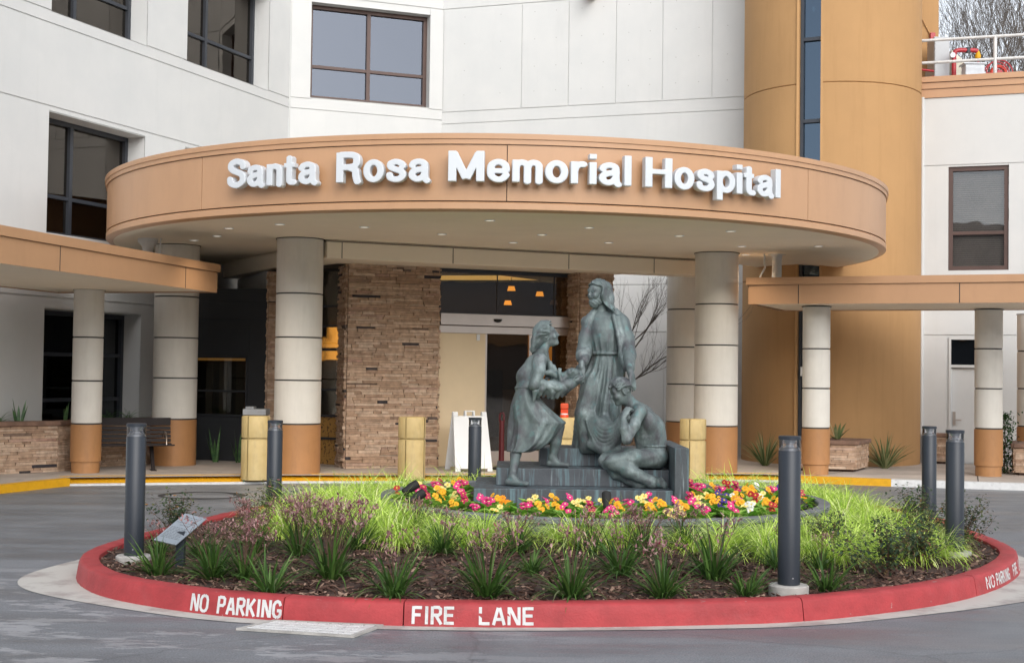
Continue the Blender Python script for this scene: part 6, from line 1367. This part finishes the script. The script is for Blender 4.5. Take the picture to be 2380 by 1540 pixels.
# ------------------------------------------------------------------ roof plant on the side wing
t = thing('roof_railing', (8.6, 25.0, 6.95), 'white pipe railing along the flat roof edge', 'railing')
A_, B_ = np.array((7.60, 25.30)), np.array((13.0, 23.5)); mb = MB()
for z in (7.92, 7.50): mb.tube([(*A_, z), (*B_, z)], .028, 10)
wbuild(mb, 'rail', m_whitep, t, smooth=60)
for k in (.228, .62, .98):
    p = A_+(B_-A_)*k; mb = MB(); mb.tube([(*p, 6.95), (*p, 7.92)], .033, 10); wbuild(mb, 'post', m_whitep, t, smooth=60)
t = thing('roof_cabinet', (8.27, 26.3, 6.95), 'tall grey electrical cabinet on the roof against the ochre wall', 'cabinet'); mb = MB(); mb.box(-.17, .13, -.15, .3, 0, 1.27); mb.build('body', m_grey, t, bevel=.01); mb = MB(); mb.box(-.16, .12, -.17, -.152, .03, 1.24); mb.build('door', m_grey, t, bevel=.004)
t = thing('standpipe', (8.4, 25.9, 6.95), 'red fire standpipe with yellow valve on the roof behind the white railing', 'fire pipe'); mb = MB(); mb.tube([(0, 0, 0), (0, 0, .86), (.03, 0, .93), (.10, 0, .95), (.40, 0, .95), (.45, 0, .93)], [.045]*6, 12); mb.tube([(.47, 0, .0), (.50, 0, .25), (.46, 0, .80)], .022, 8); mb.build('pipe', m_firered, t, smooth=60)
mb = MB(); mb.lathe([(.05, -.05), (.06, 0), (.04, .06), (.025, .1)], (.46, 0, .84), 12); mb.build('valve', m_yellow, t, smooth=50); mb = MB(); mb.lathe([(.05, -.012), (.05, .012)], (0, 0, 0), 16); o = mb.build('gauge', m_plast, t, smooth=40); o.rotation_euler = (math.pi/2, 0, 0); o.location = (-.04, -.06, .84)
mb = MB(); mb.lathe([(.055, -.05), (.055, .05)], (.27, 0, .95), 12); mb.build('coupling', m_postgrey, t, smooth=40)
t = thing('wall_pipe', (8.0, 26.1, 6.95), 'pair of dark red pipes running along the ochre wall', 'pipe')
mb = MB(); mb.tube([(-.25, 0, .62), (.2, .1, .60)], .022, 8); mb.build('pipe', m_firered, t, smooth=60); mb = MB(); mb.tube([(-.13, 0, .42), (.2, .1, .52)], .022, 8); mb.build('pipe', m_firered, t, smooth=60)
t = thing('roof_unit', (8.8, 26.4, 7.15), 'cream sheet metal duct unit behind the red standpipe', 'roof unit'); mb = MB(); mb.box8([(-.28, 0, 0), (.42, 0, 0), (.42, .5, 0), (-.28, .5, 0), (-.28, 0, .88), (.10, 0, .55), (.10, .5, .55), (-.28, .5, .88)]); m_crm = mat('cream_metal', (.66, .64, .52), .6); mb.build('duct', m_crm, t, bevel=.01); mb = MB(); mb.box(.12, .40, -.02, .0, .1, .45); mb.build('louvre', m_whitep, t)
t = thing('valve_box', (8.52, 25.5, 7.20), 'small white box with blue mark on the roof edge', 'box'); mb = MB(); mb.box(-.06, .30, -.1, .15, 0, .32); mb.box(-.10, .33, -.13, .18, .32, .35); mb.build('body', mat('white_box', (.70, .74, .78), .5), t, bevel=.01)
t = thing('hose_reel', (9.25, 25.9, 6.95), 'round red hose reel on the roof behind the railing', 'hose reel')
def torus(R_, r_, y): 
    m = MB(); m.tube([(R_*math.cos(a), y, .50+R_*math.sin(a)) for a in np.linspace(0, 2*math.pi, 33)], r_, 6, cap=False); return m
torus(.25, .013, -.08).build('rim', m_firered, t, smooth=60); torus(.25, .013, .08).build('rim', m_firered, t, smooth=60); mb = torus(.14, .035, -.03); mb.build('hose', mat('hose_orange', (.55, .05, .03), .5), t, smooth=60)
mb = MB()
for k in range(6): a = k*math.pi/3; mb.tube([(0, -.08, .50), (.25*math.cos(a), -.08, .50+.25*math.sin(a))], .010, 6)
mb.tube([(0, -.1, .50), (0, .1, .50)], .06, 12); mb.build('hub', m_firered, t, smooth=60)
t = thing('alarm_strobe', (8.26, 26.86, 8.35), 'small red alarm strobe on the ochre wall', 'alarm'); mb = MB(); mb.box(-.03, .07, -.05, .03, -.05, .12); mb.build('body', m_firered, t, bevel=.008); mb = MB(); mb.tube([(.0, 0, -.05), (-.02, .02, -.3), (-.02, .02, -.85)], .012, 6); mb.tube([(.05, 0, -.05), (.18, .02, -.3), (.2, .02, -.5)], .012, 6); mb.tube([(-.02, .02, .1), (-.2, .02, .45)], .012, 6); mb.build('conduit', m_tower, t)
t = thing('alarm_bell', (8.16, 26.4, 7.55), 'small pale alarm box on the ochre wall beside the grey cabinet', 'alarm'); mb = MB(); mb.box(-.04, .02, -.04, .4, -.1, .12); mb.build('bracket', m_grey, t, bevel=.006); mb = MB(); mb.box(.025, .09, -.05, .05, -.07, .11); mb.build('horn', mat('pale_red', (.62, .42, .40), .5), t, bevel=.006)
# building mirrored in the entrance glass (unseen behind the viewer; raised and darkened to block sky there)
t = thing('opposite_building', (0, -42, 0), 'darkened pale building with a wide brown band mirrored in the entrance glass', 'building')
mb = MB(); mb.box(-60, 150, -50, -42, 0, 4.2); mb.box(-60, 150, -50, -42.3, 6.0, 12.0); wbuild(mb, 'wall', mat('opposite_wall', (.20, .20, .21), .85), t); mb = MB(); mb.box(-60, 150, -50, -41.8, 4.2, 6.0); wbuild(mb, 'band', m_brown, t)
